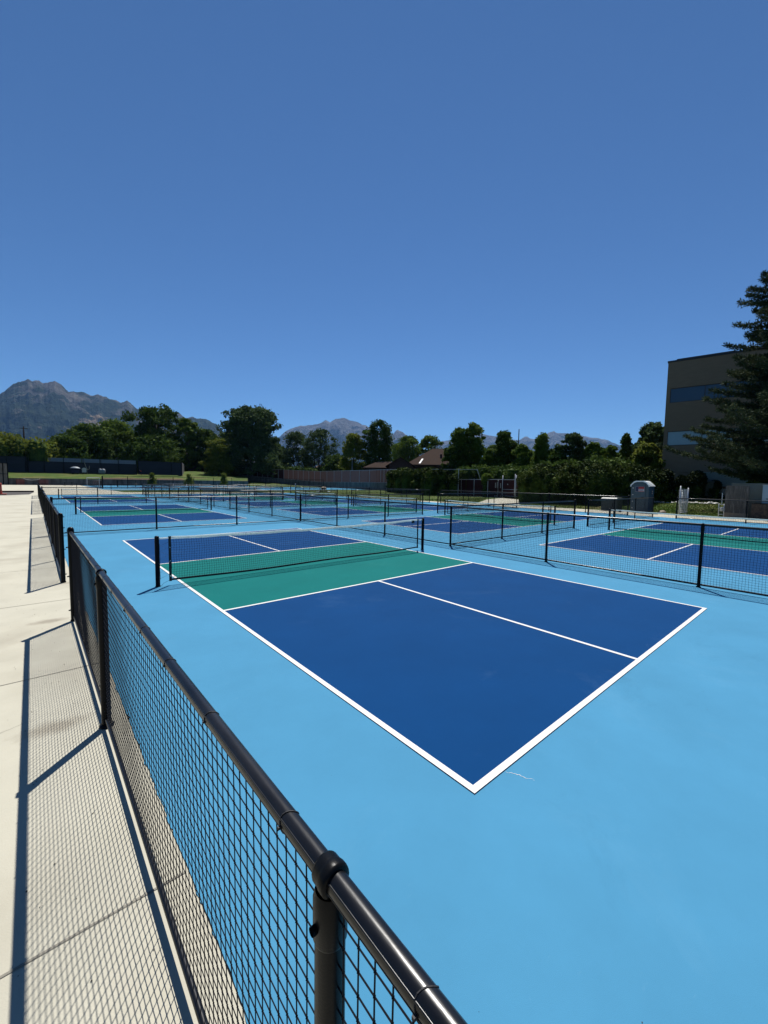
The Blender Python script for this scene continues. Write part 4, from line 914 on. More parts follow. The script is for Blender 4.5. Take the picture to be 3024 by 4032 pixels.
# ---- brown-roofed buildings behind the wall
def hip(name, label, u0, u1, d, v_eave, v_ridge, r0, r1, depth, roof, wall, cat='building', group=None):
    um = (u0+u1)/2; x, y = SP(um, d); a = math.atan2(x-CAM[0], y-CAM[1]); t = thing(name, label, cat, (x, y, 0), -a, group)
    (xa, ya), (xb, yb) = SP(u0, d), SP(u1, d); W_ = math.hypot(xb-xa, yb-ya); he = SZ(um, v_eave, d); hr = SZ(um, v_ridge, d+depth/2)
    fx = lambda u: (u-um)/(u1-u0)*W_*(1+depth/2/d)
    o_ = .9
    MB().box((-W_/2+o_, o_, -.5), (W_/2-o_, depth-o_, he)).build('wall', wall, t)
    v = [(-W_/2, 0, he), (W_/2, 0, he), (W_/2, depth, he), (-W_/2, depth, he), (fx(r0), depth/2, hr), (fx(r1), depth/2, hr)]
    v2 = [(-W_/2, 0, he-.3), (W_/2, 0, he-.3), (W_/2, depth, he-.3), (-W_/2, depth, he-.3)]
    MB().add(v+v2, [(0,1,5,4),(1,2,5),(2,3,4,5),(3,0,4),(6,7,1,0),(7,8,2,1),(8,9,3,2),(9,6,0,3),(9,8,7,6)]).build('roof', roof, t)
    return t, W_, he, hr
t, W_, he, hr = hip('meeting_house', 'large brown shingled hip roofed building behind the ivy', 1590, 1930, 104, 1830, 1767, 1700, 1850, 26, 'roofbrown', 'brickdark')
fxm = lambda u: (u-1760)/340*W_
s_ = (hr-he)/13
MB().box((fxm(1733)-.3, 5.2, he+4.6*s_), (fxm(1733)+.3, 5.8, he+7.6*s_)).build('chimney', 'brickdark', t)
# snow-white flashing strip lying on the slope
f0, f1 = (fxm(1645), .5), (fxm(1654), 4.0)
MB().add([(f0[0], f0[1], he+s_*f0[1]+.02), (f0[0]+.4, f0[1], he+s_*f0[1]+.02), (f1[0]+.4, f1[1], he+s_*f1[1]+.02), (f1[0], f1[1], he+s_*f1[1]+.02), (f0[0], f0[1], he+s_*f0[1]+.16), (f0[0]+.4, f0[1], he+s_*f0[1]+.16), (f1[0]+.4, f1[1], he+s_*f1[1]+.16), (f1[0], f1[1], he+s_*f1[1]+.16)], [(4,5,6,7),(0,1,5,4),(1,2,6,5),(2,3,7,6),(3,0,4,7)]).build('flashing', 'white', t)
gable('side_hall', 'low gabled brown hall joined to the left of the hip roofed building', 1530, 1622, 101, 1831, 1803, 16, 'brickdark', 'roofbrown', z0=0, over=.8, trim=False)
hip('side_wing', 'low brown roofed wing at the left of the gabled hall', 1428, 1545, 108, 1841, 1817, 1486, 1548, 12, 'roofbrown', 'brickdark')
hip('house', 'small tan roofed house seen between trees left of the brown wing', 1308, 1392, 190, 1842, 1827, 1328, 1388, 12, 'rooftan', 'tanside', 'house')
hip('house', 'low tan roofed house half hidden behind the twin trees', 1240, 1300, 205, 1840, 1831, 1255, 1285, 10, 'rooftan', 'tanside', 'house')
hip('house', 'pale roofed house far behind the navy windscreen box', 575, 680, 215, 1806, 1796, 590, 660, 12, 'trim', 'greyhouse', 'house')

# ---- office building on the right
OB = (47.19, 11.89); od = math.atan2(-.989, .148)
t = thing('office_building', 'dark brown office block with two long bands of blue-grey windows behind the pine', 'building', (*OB, 0), od)
HB = 14.35; LBd = 34; DB = 22     # local x along the facade, +y is into the block
z3, z3b, z2, z2b = 11.75, 10.32, 7.45, 6.02
mb = MB()
for a, b in ((3.3, z2b), (z2, z3b), (z3, HB)): mb.box((.0, 0, a), (LBd, .35, b))
for a, b in ((z2b, z2), (z3b, z3)): mb.box((0, 0, a), (.32, .35, b)); mb.box((LBd-.4, 0, a), (LBd, .35, b))
mb.build('cladding', 'brownpanel', t)
MB().box((0, .36, 0), (LBd, DB, HB-.01)).build('core', 'brownpanel', t)
mb = MB(); mb.box((-.06, -.06, HB), (LBd+.06, DB+.06, HB+.16)); mb.box((.6, .9, HB+.16), (5.2, 3.4, HB+.48)); mb.build('coping', 'coping', t)
for a, b, nm in ((z2b, z2, 0), (z3b, z3, 1)):
    xs = [.32+2.78*k for k in range(12)]
    for k in range(11): w_ = MB().box((xs[k]+.03, .10, a+.05), (xs[k+1]-.03, .14, b-.05)).build('window', 'glassdark' if nm else 'glass', t)
    mb = MB(); [mb.box((x-.035, .07, a+.05), (x+.035, .16, b-.05)) for x in xs]; mb.box((.32, .07, b-.05), (LBd-.4, .2, b)); mb.box((.32, .05, a), (LBd-.4, .2, a+.05)); mb.build('window_frame', 'coping', t)
MB().box((2.6, -2.2, 1.95), (LBd, -.01, 3.28)).build('canopy', 'sage', t)
MB().box((0, -.02, 0), (2.6, .3, 3.28)).build('base_wall', 'brownpanel', t)
# parked car half seen below the canopy
t = thing('parked_car', 'dark parked car with a pale glint along its roof under the office canopy', 'car', (46.2, 8.2, .85), od)
prof = [(-2.2, .45), (-2.15, .75), (-1.3, .85), (-.7, 1.32), (.7, 1.38), (1.4, .95), (2.1, .85), (2.2, .5), (2.1, .3), (-2.1, .3)]
v = [(x, -.85, z) for x, z in prof]+[(x, .85, z) for x, z in prof]; n = len(prof)
MB().add(v, [tuple(range(n))[::-1], tuple(range(n, 2*n))]+[(i, (i+1) % n, n+(i+1) % n, n+i) for i in range(n)]).build('body', 'carpaint', t)
MB().box((-.85, -.87, .93), (.95, .87, 1.22)).build('side_window', 'darkglass', t)
for sx in (-1.35, 1.4):
    for sy_ in (-.8, .8): MB().lathe([(.32, -.1), (.33, 0), (.32, .1), (0, .1)], 14, (sx, sy_, .32), 'y').build('wheel', 'tyre', t)

# lawn rising towards the office
g_ = MB(); rows = []
for k, x in enumerate((31.92, 34, 37, 41, 46, 60)):
    rows.append([(x+(-.5 if y > 9.5 and k == 0 else 0), y, [.0, .03, .18, .5, .98, 1.3][k]+.02*math.sin(y*1.3+k)-(.02 if k == 0 else 0)) for y in np.linspace(-14, 13, 19)])
grid_surface('east_lawn', rows, 'grass')
# parking surface behind
tag(MB().quad((45, -14, 1.02), (60, -14, 1.33), (60, 13, 1.33), (45, 13, 1.02)).build('parking_asphalt', 'oldconcrete'), kind='structure')

# ---- portable toilet
t = thing('portable_toilet', 'grey-green portable toilet with white domed roof and a red and white sign on its door', 'portable toilet', (30.95, 8.75, -.004))
# local: front faces -x, width along y
prof = [(-.56, .08), (.56, .08), (.56, 1.92), (.40, 2.14), (.22, 2.2), (-.22, 2.2), (-.40, 2.14), (-.56, 1.92)]
v = [(.04, y, z) for y, z in prof]+[(1.22, y, z) for y, z in prof]; n = 8
MB().add(v, [tuple(range(n))]+[(i, n+i, n+(i+1) % n, (i+1) % n) for i in range(n)]+[tuple(range(n, 2*n))[::-1]]).build('body', 'potty', t)
for sg in (-1, 1): MB().box((.10, sg*.57-.012, .12), (1.16, sg*.57+.012, 1.90)).build('side_panel', 'pottyblue', t)
mb = MB(); [mb.box((.18+.2*k, sg*.59-.008, .2), (.26+.2*k, sg*.59+.008, 1.8)) for k in range(5) for sg in (-1, 1)]; mb.build('ribs', 'pottyblue', t)
rp = [(-.62, 1.86), (-.60, 1.98), (-.46, 2.14), (-.40, 2.22), (-.24, 2.28), (.24, 2.28), (.40, 2.22), (.46, 2.14), (.60, 1.98), (.62, 1.86), (.56, 1.86), (.54, 1.95), (.38, 2.13), (.2, 2.2), (-.2, 2.2), (-.38, 2.13), (-.54, 1.95), (-.56, 1.86)]
v = [(-.03, y, z) for y, z in rp]+[(.10, y, z) for y, z in rp]; n = len(rp)
fr = MB().add(v, [(i, (i+1) % n, n+(i+1) % n, n+i) for i in range(n)]+[(i, i+1, 17-i-1, 17-i) for i in range(8)]+[(n+17-i, n+17-i-1, n+i+1, n+i) for i in range(8)])
fr.add([(.10, -.62, 1.9), (.10, .62, 1.9), (1.28, .62, 1.9), (1.28, -.62, 1.9), (.10, -.40, 2.23), (.10, .40, 2.23), (1.08, .30, 2.27), (1.08, -.30, 2.27)], [(0,1,2,3)[::-1],(4,5,6,7),(0,1,5,4),(1,2,6,5),(2,3,7,6),(3,0,4,7)])
rf = fr.build('roof', 'pottyroof', t)
MB().lathe([(.05, 0), (.05, .16), (0, .17)], 12, (1.0, .42, 2.1)).build('vent_pipe', 'potty', rf)
dr_ = MB(); dr_.add([(-.01, -.36, .16), (-.01, .36, .16), (-.01, .36, 1.90), (-.01, .24, 2.08), (-.01, -.24, 2.08), (-.01, -.36, 1.90), (.04, -.36, .16), (.04, .36, .16), (.04, .36, 1.90), (.04, .24, 2.08), (.04, -.24, 2.08), (.04, -.36, 1.90)], [(0,5,4,3,2,1),(0,1,7,6),(1,2,8,7),(2,3,9,8),(3,4,10,9),(4,5,11,10),(5,0,6,11)])
for z in (.35, 1.15):      # stiffening diagonals pressed into the door
    dr_.tube([(-.012, .24, z), (-.012, -.24, z+.38)], .018, 5)
door = dr_.build('door', 'potty', t)
MB().box((-.05, -.27, 1.02), (-.012, -.17, 1.12)).build('door_handle', 'black', door)
for z in (.32, .80, 1.28, 1.76): MB().box((-.03, .38, z-.035), (.0, .46, z+.035)).build('hinge', 'trim', door)
sg_ = MB().box((-.024, -.30, 1.50), (-.012, .26, 1.86)).build('sign', 'signwhite', door)
MB().box((-.028, -.29, 1.70), (-.0245, .06, 1.85)).build('red_field', 'signred', sg_)
MB().box((-.028, .065, 1.51), (-.0245, .25, 1.85)).build('navy_field', 'signnavy', sg_)
MB().box((-.028, -.29, 1.505), (-.0245, .06, 1.535)).build('red_edge', 'signred', sg_)
mb = MB()
for k, (a, b, z) in enumerate(((.02, -.06, 1.635), (-.08, -.13, 1.63), (-.15, -.19, 1.635), (-.20, -.235, 1.63), (.03, -.02, 1.575), (-.05, -.10, 1.575), (-.12, -.20, 1.575))): mb.box((-.028, b, z), (-.0245, a, z+.03))
mb.build('illegible_lettering', 'signnavy', sg_)
MB().box((.55, -.606, 1.30), (.80, -.600, 1.62)).build('side_notice', 'signnavy', t); 
mb = MB(); mb.box((.60, -.610, 1.48), (.75, -.607, 1.58)); mb.box((.60, -.610, 1.34), (.75, -.607, 1.43)); mb.build('notice_symbols', 'signwhite', t)
MB().box((-.04, -.60, 0), (1.28, .60, .08)).build('skid', 'black', t)

# ---- green utility box
t = thing('utility_box', 'low dark green utility cabinet on a pad before the hedge', 'utility cabinet', (30.95, 10.75, -.004))
MB().box((-.08, -.66, 0), (1.18, .66, .06)).build('pad', 'concrete', t)
MB().box((0, -.56, .06), (1.1, .56, .92)).build('cabinet', 'boxgreen', t)
MB().add([(-.03, -.59, .92), (1.13, -.59, .92), (1.13, .59, .92), (-.03, .59, .92), (.08, -.5, 1.0), (1.05, -.5, 1.0), (1.05, .5, 1.0), (.08, .5, 1.0)], [(0,1,2,3)[::-1],(4,5,6,7),(0,1,5,4),(1,2,6,5),(2,3,7,6),(3,0,4,7)]).build('lid', 'boxgreen', t)
MB().box((-.02, -.28, .3), (0, -.24, .62)).build('handle', 'black', t)
# rolled chain link standing between two steel posts
t = thing('steel_gate_frame', 'two pale steel posts holding a roll of chain link at the lawn edge', 'gate frame', (31.45, 6.42, -.004), -.24)
for x, h in ((0, 1.96), (.95, 1.83)): MB().tube([(x, 0, 0), (x, 0, h)], .04, 10).build('post', 'steel', t, True)
mb = MB(); mb.tube([(-.12, 0, 1.75), (1.05, 0, 1.72)], .018, 6); mb.tube([(-.1, 0, .72), (1.0, 0, .78)], .016, 6); mb.tube([(0, -.05, .10), (.8, -.1, .20)], .03, 6); mb.build('brace', 'steel', t)
mb = MB()
for k in range(26):
    a = k/26*12.5; r = .10+.012*a; mb.tube([(.42+r*math.cos(a), r*math.sin(a)+.05, .08), (.42+r*math.cos(a+.15), r*math.sin(a+.15)+.05, 1.72)], .008, 4)
for k in range(14): mb.lathe([(.245, -.004), (.25, 0), (.245, .004)], 16, (.42, .05, .15+.115*k))
mb.build('mesh_roll', 'steel', t)
# small steel ladder rack and plywood sheet
t = thing('ladder_rack', 'small pale steel ladder rack leaning beside the plywood sheet', 'rack', (31.35, 4.15, -.004), math.pi/2)
mb = MB(); [mb.tube([(x, 0, 0), (x, .05, .85)], .025, 8) for x in (-.12, .14)]; mb.build('rails', 'steel', t, True)
mb = MB(); [mb.tube([(-.12, .03, z), (.14, .03, z)], .018, 6) for z in (.18, .40, .62, .82)]; mb.build('rungs', 'steel', t)
MB().tube([(.0, .08, .8), (.0, .1, 1.55)], .02, 6).build('stem', 'steel', t); MB().lathe([(.08, 0), (.09, .1), (.05, .2), (0, .22)], 10, (.01, .02, .42)).build('pot', 'trim', t)
t = thing('plywood_sheet', 'tall weathered plywood sheet with a paler bottom strip standing at the lawn edge', 'plywood', (31.55, 3.5, -.004))
MB().box((-.02, -.60, .30), (.01, .55, 2.03)).build('weathered_panel', 'ply', t); MB().box((-.03, -.60, 0), (.0, .55, .30)).build('pale_strip', 'plyfresh', t)
mb = MB(); mb.box((.01, -.58, 0), (.10, -.50, 2.0)); mb.box((.01, .44, 0), (.10, .53, 2.0)); mb.build('stud', 'wood', t)
t = thing('beige_cabinet', 'beige shed cabinet standing behind the plywood sheet', 'cabinet', (32.3, 2.9, 0)); MB().box((0, -1.4, 0), (1.6, .95, 2.12)).build('shell', 'beigecab', t); MB().box((-.03, -1.45, 2.12), (1.65, 1.0, 2.18)).build('roof', 'beigecab', t)
t = thing('white_cabinet', 'pale blue-white enamel cabinet with a dark nameplate at the right edge', 'cabinet', (31.75, 1.35, 0))
MB().box((0, -1.9, .93), (1.1, .98, 2.05)).build('shell', 'whitecab', t); MB().box((-.02, -.15, 1.02), (0, .92, 1.98)).build('door', 'whitecab', t); MB().box((-.02, -1.3, 1.02), (0, -.2, 1.98)).build('door', 'whitecab', t)
MB().box((-.02, -1.92, 2.05), (1.12, 1.0, 2.10)).build('lid', 'trim', t)
mb = MB()
for k in range(7): mb.box((-.034, .44+.052*k, 1.215), (-.021, .44+.052*k+.044, 1.262))
mb.build('nameplate_lettering', 'black', t)
MB().box((.05, -1.85, 0), (1.05, .9, .93)).build('base', 'black', t)
t = thing('burlap_screen', 'mottled brown screened panel low at the right edge under the white cabinet', 'screen', (31.5, 1.4, -.004)); MB().box((0, -2.6, .02), (.04, 1.35, .93)).build('cloth', 'rust', t); MB().box((-.01, -2.6, .93), (.06, 1.35, .97)).build('rail', 'black', t)
t = thing('dumpster', 'dark green dumpster with sloped lid in the shade below the pine', 'dumpster', (44.2, 9.5, .9), od)
MB().add([(0, -.9, .15), (2.4, -.9, .15), (2.4, .9, .15), (0, .9, .15), (-.1, -1.0, 1.35), (2.5, -1.0, 1.35), (2.5, 1.0, 1.6), (-.1, 1.0, 1.6)], [(0,3,2,1),(4,5,6,7),(0,1,5,4),(1,2,6,5),(2,3,7,6),(3,0,4,7)]).build('bin', 'dumpgreen', t)
MB().add([(-.14, -1.06, 1.37), (2.54, -1.06, 1.37), (2.54, 1.04, 1.62), (-.14, 1.04, 1.62), (-.14, -1.06, 1.45), (2.54, -1.06, 1.45), (2.54, 1.04, 1.70), (-.14, 1.04, 1.70)], [(0,3,2,1),(4,5,6,7),(0,1,5,4),(1,2,6,5),(2,3,7,6),(3,0,4,7)]).build('lid', 'dumpgreen', t)
for x in (.3, 2.1): MB().box((x-.1, -.8, 0), (x+.1, .8, .15)).build('skid', 'black', t)
# edging stones along the upper lawn
g = np.random.default_rng(9); sp0 = MB().lathe([(0, 0), (.20, .02), (.22, .10), (.12, .17), (0, .18)], 8); sv = sp0.v[0]; sv += g.normal(size=sv.shape)*.02
stone = sp0.mesh('edging_stone', 'trim')
for k in range(14):
    u = 2572+k*19; d = 43.8+g.uniform(-.4, .4); x, y = SP(u, d, 1958); o = link('edging_stone', stone, None, (x, y, np.interp(x, [31.9, 34, 37, 41, 46], [0, .03, .18, .5, .98])-.03)); o.rotation_euler = (0, 0, g.uniform(0, 6)); o.scale = (g.uniform(.6, 1.5), g.uniform(.6, 1.2), g.uniform(.5, 1.1))
    tag(o, 'pale edging stone along the top of the right-hand lawn', 'stone', 'edging stones along the lawn top')

# ---- hedges and ivy
def hedge(name, label, cat, pts, m, nleaf, ls, seed, lump=.35, group=None, core=True):
    """pts: list of (x, y, z0, height, half width); rounded, lumpy mass"""
    g = np.random.default_rng(seed); x0, y0 = pts[0][:2]; t = thing(name, label, cat, (x0, y0, 0), 0, group)
    blobs = []
    for i in range(len(pts)-1):
        a, b = np.array(pts[i]), np.array(pts[i+1]); Lg = np.linalg.norm((b-a)[:2]); k = max(1, int(Lg/.75))
        for j in range(k):
            p = a+(b-a)*(j+g.uniform())/k
            for q in range(4):
                hh = p[3]*(1 if q == 0 else g.uniform(.3, .95)); r = p[4]*g.uniform(.5, .85)*(1 if q == 0 else .72)
                sp_ = .30 if q else .45; blobs.append((p[0]-x0+g.normal()*p[4]*sp_, p[1]-y0+g.normal()*p[4]*sp_, p[2]+max(r*.7, hh-r*g.uniform(.75, 1.1)), r, max(r*.75, min(r, hh*.5))))
    B = np.array(blobs); w_ = B[:, 3]*B[:, 4]; w_ /= w_.sum(); ch = g.choice(len(B), nleaf, p=w_)
    d = g.normal(size=(nleaf, 3)); d /= np.linalg.norm(d, axis=1, keepdims=True); rr = g.uniform(.80, 1.12, nleaf)[:, None]
    P = B[ch, :3]+d*rr*np.stack([B[ch, 3], B[ch, 3], B[ch, 4]], 1); P = P[P[:, 2] > .05]
    # skirt of leaves down to the ground
    n2 = nleaf//4; ii = g.choice(len(B), n2); P2 = B[ii, :3].copy(); aa = g.uniform(0, 6.28, n2); P2[:, 0] += np.cos(aa)*B[ii, 3]*.95; P2[:, 1] += np.sin(aa)*B[ii, 3]*.95; P2[:, 2] *= g.uniform(.02, 1, n2)
    link('foliage', quads_mesh('foliage', leafquads(np.concatenate([P, P2]), ls, g), m), t)
    mb = MB()
    for bx, by, bz, r, rz_ in B[::2]:
        pr = [(0, -rz_*.8), (r*.6, -rz_*.55), (r*.82, 0), (r*.6, rz_*.5), (0, rz_*.72)]; mb.lathe(pr, 8, (bx, by, bz)); mb.lathe([(r*.75, -bz+.02), (r*.8, 0)], 8, (bx, by, bz))
    mb.build('branches', 'leaf_dark', t)  # solid dark core inside the foliage, added to keep it opaque
    return t
def hp(u, d, vt, hw, z0=0): return (*SP(u, d), z0, SZ(u, vt, d)-z0, hw)
hedge('ivy_mass', 'big dark ivy mass overgrowing the boundary fence left of the slanted mesh frame', 'ivy', [hp(1545, 78, 1858, 1.0), hp(1580, 72, 1850, 1.3), hp(1640, 66, 1848, 1.5), hp(1700, 62, 1846, 1.6), hp(1735, 61.5, 1838, 1.7), hp(1762, 61, 1860, 1.4), hp(1785, 60.5, 1888, 1.0)], 'leaf_hedge', 26000, .22, 5)
hedge('juniper_hedge', 'tall thick juniper hedge with sunlit top and black shade beneath, behind the utility cabinet', 'hedge', [hp(2092, 47, 1862, 1.3), hp(2130, 44.6, 1845, 1.9), hp(2180, 44.5, 1836, 2.1), hp(2260, 44.5, 1832, 2.2), hp(2350, 44.5, 1835, 2.2), hp(2440, 44.5, 1835, 2.2), hp(2520, 44.8, 1840, 2.1), hp(2600, 46, 1846, 2.0)], 'leaf_hedge', 60000, .16, 6)
hedge('shrub_row', 'dark shrubs coloured as if in deep shade between the hedge and the dumpster', 'shrubs', [hp(2585, 47, 1858, 1.1, .4), hp(2615, 46.4, 1872, .8, .5), hp(2640, 47, 1856, 1.2, .5), hp(2668, 46.3, 1880, .7, .6), hp(2690, 47, 1860, 1.0, .6), hp(2715, 46.5, 1872, .9, .7), hp(2740, 47, 1862, 1.0, .7), hp(2762, 46.6, 1882, .7, .8), hp(2790, 47, 1895, .6, .8)], 'leaf_shade', 30000, .15, 8)
hedge('shrub', 'small olive shrub on the maroon fence beside the mesh frame', 'shrub', [hp(1905, 60, 1866, 1.0), hp(1945, 59, 1868, .9)], 'leaf_mid', 4500, .2, 10)
hedge('bush_row', 'row of bright green bushes under the slate grey house at far left', 'bushes', [hp(-60, 152, 1722, 5, 3), hp(20, 152, 1725, 5, 3), hp(60, 153, 1716, 5, 3), hp(120, 154, 1735, 5, 3), hp(175, 154, 1742, 5, 3), hp(225, 153, 1765, 4, 3)], 'leaf_olive', 16000, .55, 12)
hedge('bush_row', 'bushes beyond the slatted gate, left of the slate grey house', 'bushes', [hp(-150, 152, 1728, 5, 3), hp(-300, 150, 1715, 5, 3), hp(-480, 150, 1722, 5, 3), hp(-700, 150, 1705, 5, 3)], 'leaf_mid', 12000, .6, 19)
hedge('bush_row', 'dark bushes behind the maroon fence at the foot of the cottonwood', 'bushes', [hp(730, 176, 1800, 4, 3), hp(800, 178, 1800, 4, 3), hp(880, 178, 1805, 4, 3), hp(960, 172, 1822, 3, 2.5), hp(1060, 165, 1830, 3, 1.5), hp(1150, 160, 1838, 2.5, 1), hp(1240, 150, 1845, 2, 1)], 'leaf_dark', 20000, .5, 13)
hedge('bush_row', 'dark undergrowth below the trees behind the steel gate', 'bushes', [hp(1800, 66, 1840, 1.6), hp(1880, 65, 1835, 1.6), hp(1960, 64, 1840, 1.8), hp(2040, 60, 1838, 1.8), hp(2110, 56, 1835, 1.8), hp(2200, 54, 1815, 1.8), hp(2320, 53, 1810, 1.8), hp(2450, 53, 1808, 1.8), hp(2560, 54, 1812, 1.6)], 'leaf_dark', 24000, .26, 14)

# ---- trees
tree('tree', 'dark broad tree left of the tan gabled house, its crown drooping over the pale fence', 265, 158, 1712, 150, 'round', 'leaf_dark', .12, 80, 70, .55, 2.9, 21)
tree('tree', 'dark tree peaking left of the tallest spreading tree', 350, 168, 1668, 170, 'round', 'leaf_dark', .10, 110, 80, .6, 2.9, 22)
tree('tree', 'leafy dark tree directly behind the tan gabled house', 462, 182, 1656, 175, 'round', 'leaf_mid', .10, 110, 80, .6, 2.9, 23)
tree('tree', 'tall spreading tree with open top branches, the highest at left', 622, 170, 1594, 172, 'spread', 'leaf_dark', .30, 90, 100, .55, 2.9, 24, crs=.24)
tree('tree', 'dark undertree filling in below the tall spreading tree', 610, 160, 1712, 190, 'round', 'leaf_dark', .05, 90, 80, .6, 2.9, 25)
tree('tree', 'mid green tree between the tall spreading tree and the great cottonwood', 742, 172, 1647, 105, 'round', 'leaf_mid', .10, 80, 80, .55, 3, 26)
tree('tree', 'dark rounded tree just left of the great cottonwood', 815, 176, 1690, 120, 'round', 'leaf_dark', .06, 80, 80, .6, 3, 27)
tree('cottonwood', 'great dome shaped dark cottonwood, biggest crown in the view', 992, 162, 1601, 265, 'dome', 'leaf_blue', .06, 230, 110, .58, 2, 28, crs=.17)
tree('willow', 'small olive willow in front of the great cottonwood', 862, 150, 1728, 112, 'dome', 'leaf_olive', .05, 70, 100, .40, 2.5, 29)
tree('tree', 'left tree of the airy grey-green pair between the two mountain gaps', 1165, 172, 1698, 112, 'round', 'leaf_blue', .12, 90, 70, .45, 0, 30, multi=2)
tree('tree', 'right tree of the airy grey-green pair, with a forked trunk', 1255, 165, 1686, 130, 'round', 'leaf_blue', .20, 100, 60, .45, 0, 31, multi=3)
tree('tree', 'olive tinted tree left of the tall dark poplar', 1392, 122, 1708, 105, 'round', 'leaf_olive', .12, 90, 80, .38, 0, 32)
tree('poplar', 'tall dark poplar above the low brown wing', 1490, 122, 1654, 125, 'column', 'leaf_dark', .10, 130, 90, .38, 0, 33, crs=.28)
tree('tree', 'rounded green tree behind the hip roofed building, left one', 1605, 150, 1714, 115, 'round', 'leaf_mid', .1, 90, 80, .45, 0, 34)
tree('tree', 'rounded green tree behind the hip roofed building, right one', 1690, 155, 1714, 120, 'round', 'leaf_mid', .1, 90, 80, .45, 0, 35)
tree('poplar', 'left column of the twin poplars right of the brown roof', 1803, 74, 1682, 78, 'column', 'leaf_mid', .08, 90, 90, .26, 0, 36, crs=.34)
tree('poplar', 'right, taller column of the twin poplars', 1862, 74, 1666, 92, 'column', 'leaf_mid', .08, 110, 90, .26, 0, 37, crs=.32)
tree('tree', 'spreading low tree under the left twin poplar', 1775, 72, 1755, 80, 'round', 'leaf_dark', .1, 60, 90, .26, 0, 38)
tree('tree', 'dark upright tree just left of the thin mast', 1982, 70, 1699, 105, 'column', 'leaf_dark', .05, 120, 95, .25, 0, 39, crs=.3)
tree('tree', 'low olive tree at the foot of the thin mast', 2050, 66, 1750, 80, 'round', 'leaf_mid', .05, 70, 90, .24, 0, 40)
tree('tree', 'conical tree under the small triangular peak', 2128, 64, 1712, 95, 'cone', 'leaf_mid', .04, 110, 95, .24, 0, 41, crs=.3)
tree('tree', 'low tree filling between the twin poplars and the mast', 1918, 70, 1768, 60, 'round', 'leaf_mid', .05, 60, 80, .25, 0, 42)
tree('tree', 'leggy open crowned tree below the right-hand peak', 2252, 60, 1706, 92, 'spread', 'leaf_blue', .25, 75, 90, .22, 0, 43, crs=.26)
tree('tree', 'green tree right of the leggy open crowned tree', 2330, 60, 1742, 90, 'round', 'leaf_mid', .05, 90, 90, .22, 0, 44)
tree('tree', 'low dark tree left below the leggy open crowned tree', 2195, 60, 1760, 75, 'round', 'leaf_dark', .05, 70, 90, .22, 0, 45)
tree('tree', 'green tree left of the dark spire', 2400, 59, 1752, 85, 'round', 'leaf_mid', .05, 80, 90, .22, 0, 46)
for k, (u, vt, wd, mm, lab) in enumerate(((1835, 1765, 100, 'leaf_mid', 'low bushy tree behind the foot of the twin poplars'), (1945, 1752, 90, 'leaf_mid', 'low bushy tree behind and left of the thin mast tree'),
    (2018, 1768, 90, 'leaf_dark', 'low bushy tree behind the base of the thin mast'), (2088, 1770, 80, 'leaf_mid', 'low bushy tree left of the conical tree, behind it'), (2172, 1772, 80, 'leaf_dark', 'low bushy tree right of the conical tree, behind it'),
    (2285, 1764, 100, 'leaf_mid', 'low bushy tree behind the leggy open crowned tree'), (2372, 1766, 90, 'leaf_dark', 'low bushy tree midway between the leggy tree and the spire'), (2440, 1775, 90, 'leaf_mid', 'low bushy tree behind the foot of the dark spire'),
    (2500, 1745, 90, 'leaf_dark', 'bushy tree between the dark spire and the office block'))):
    tree('tree', lab, u, 80 if u < 2100 else 68, vt, wd, 'round', mm, .03, 70, 80, .27, 0, 120+k)
for k, (u, vt, wd, dd, mm, lab) in enumerate(((1080, 1742, 120, 185, 'leaf_dark', 'low dark tree at the right foot of the great cottonwood'), (1330, 1790, 110, 150, 'leaf_dark', 'low dark tree between the airy pair and the olive tree'),
    (900, 1700, 110, 190, 'leaf_mid', 'green tree filling in left behind the great cottonwood'), (540, 1700, 130, 190, 'leaf_mid', 'green tree filling in right of the tan gabled house'), (1560, 1745, 110, 165, 'leaf_mid', 'green tree right behind the tall dark poplar'))):
    tree('tree', lab, u, dd, vt, wd, 'round', mm, .03, 80, 75, .5, 0, 140+k)
tree('spruce', 'slim dark spruce spire left of the office block', 2457, 58, 1706, 62, 'cone', 'leaf_dark', .05, 110, 80, .22, 0, 47, crs=.34)
tree('tree', 'tall dark tree touching the corner of the office block', 2562, 60, 1664, 125, 'round', 'leaf_blue', .1, 120, 90, .24, 0, 48, crs=.24)
tree('tree', 'yellow-green tree in front of the dark tree by the office block', 2540, 52, 1746, 120, 'round', 'leaf_olive', .05, 110, 90, .20, 0, 49)
for u, vt, lab, s in ((599, 1861, 'young staked sapling before the retaining wall, leftmost', 50), (744, 1866, 'young staked sapling before the retaining wall, middle', 51), (882, 1862, 'young staked sapling before the retaining wall, rightmost', 52)):
    tree('sapling', lab, u, 104, vt, 34, 'cone', 'leaf_olive', .15, 26, 36, .17, 0, s, group='young saplings by the wall', crs=.4)

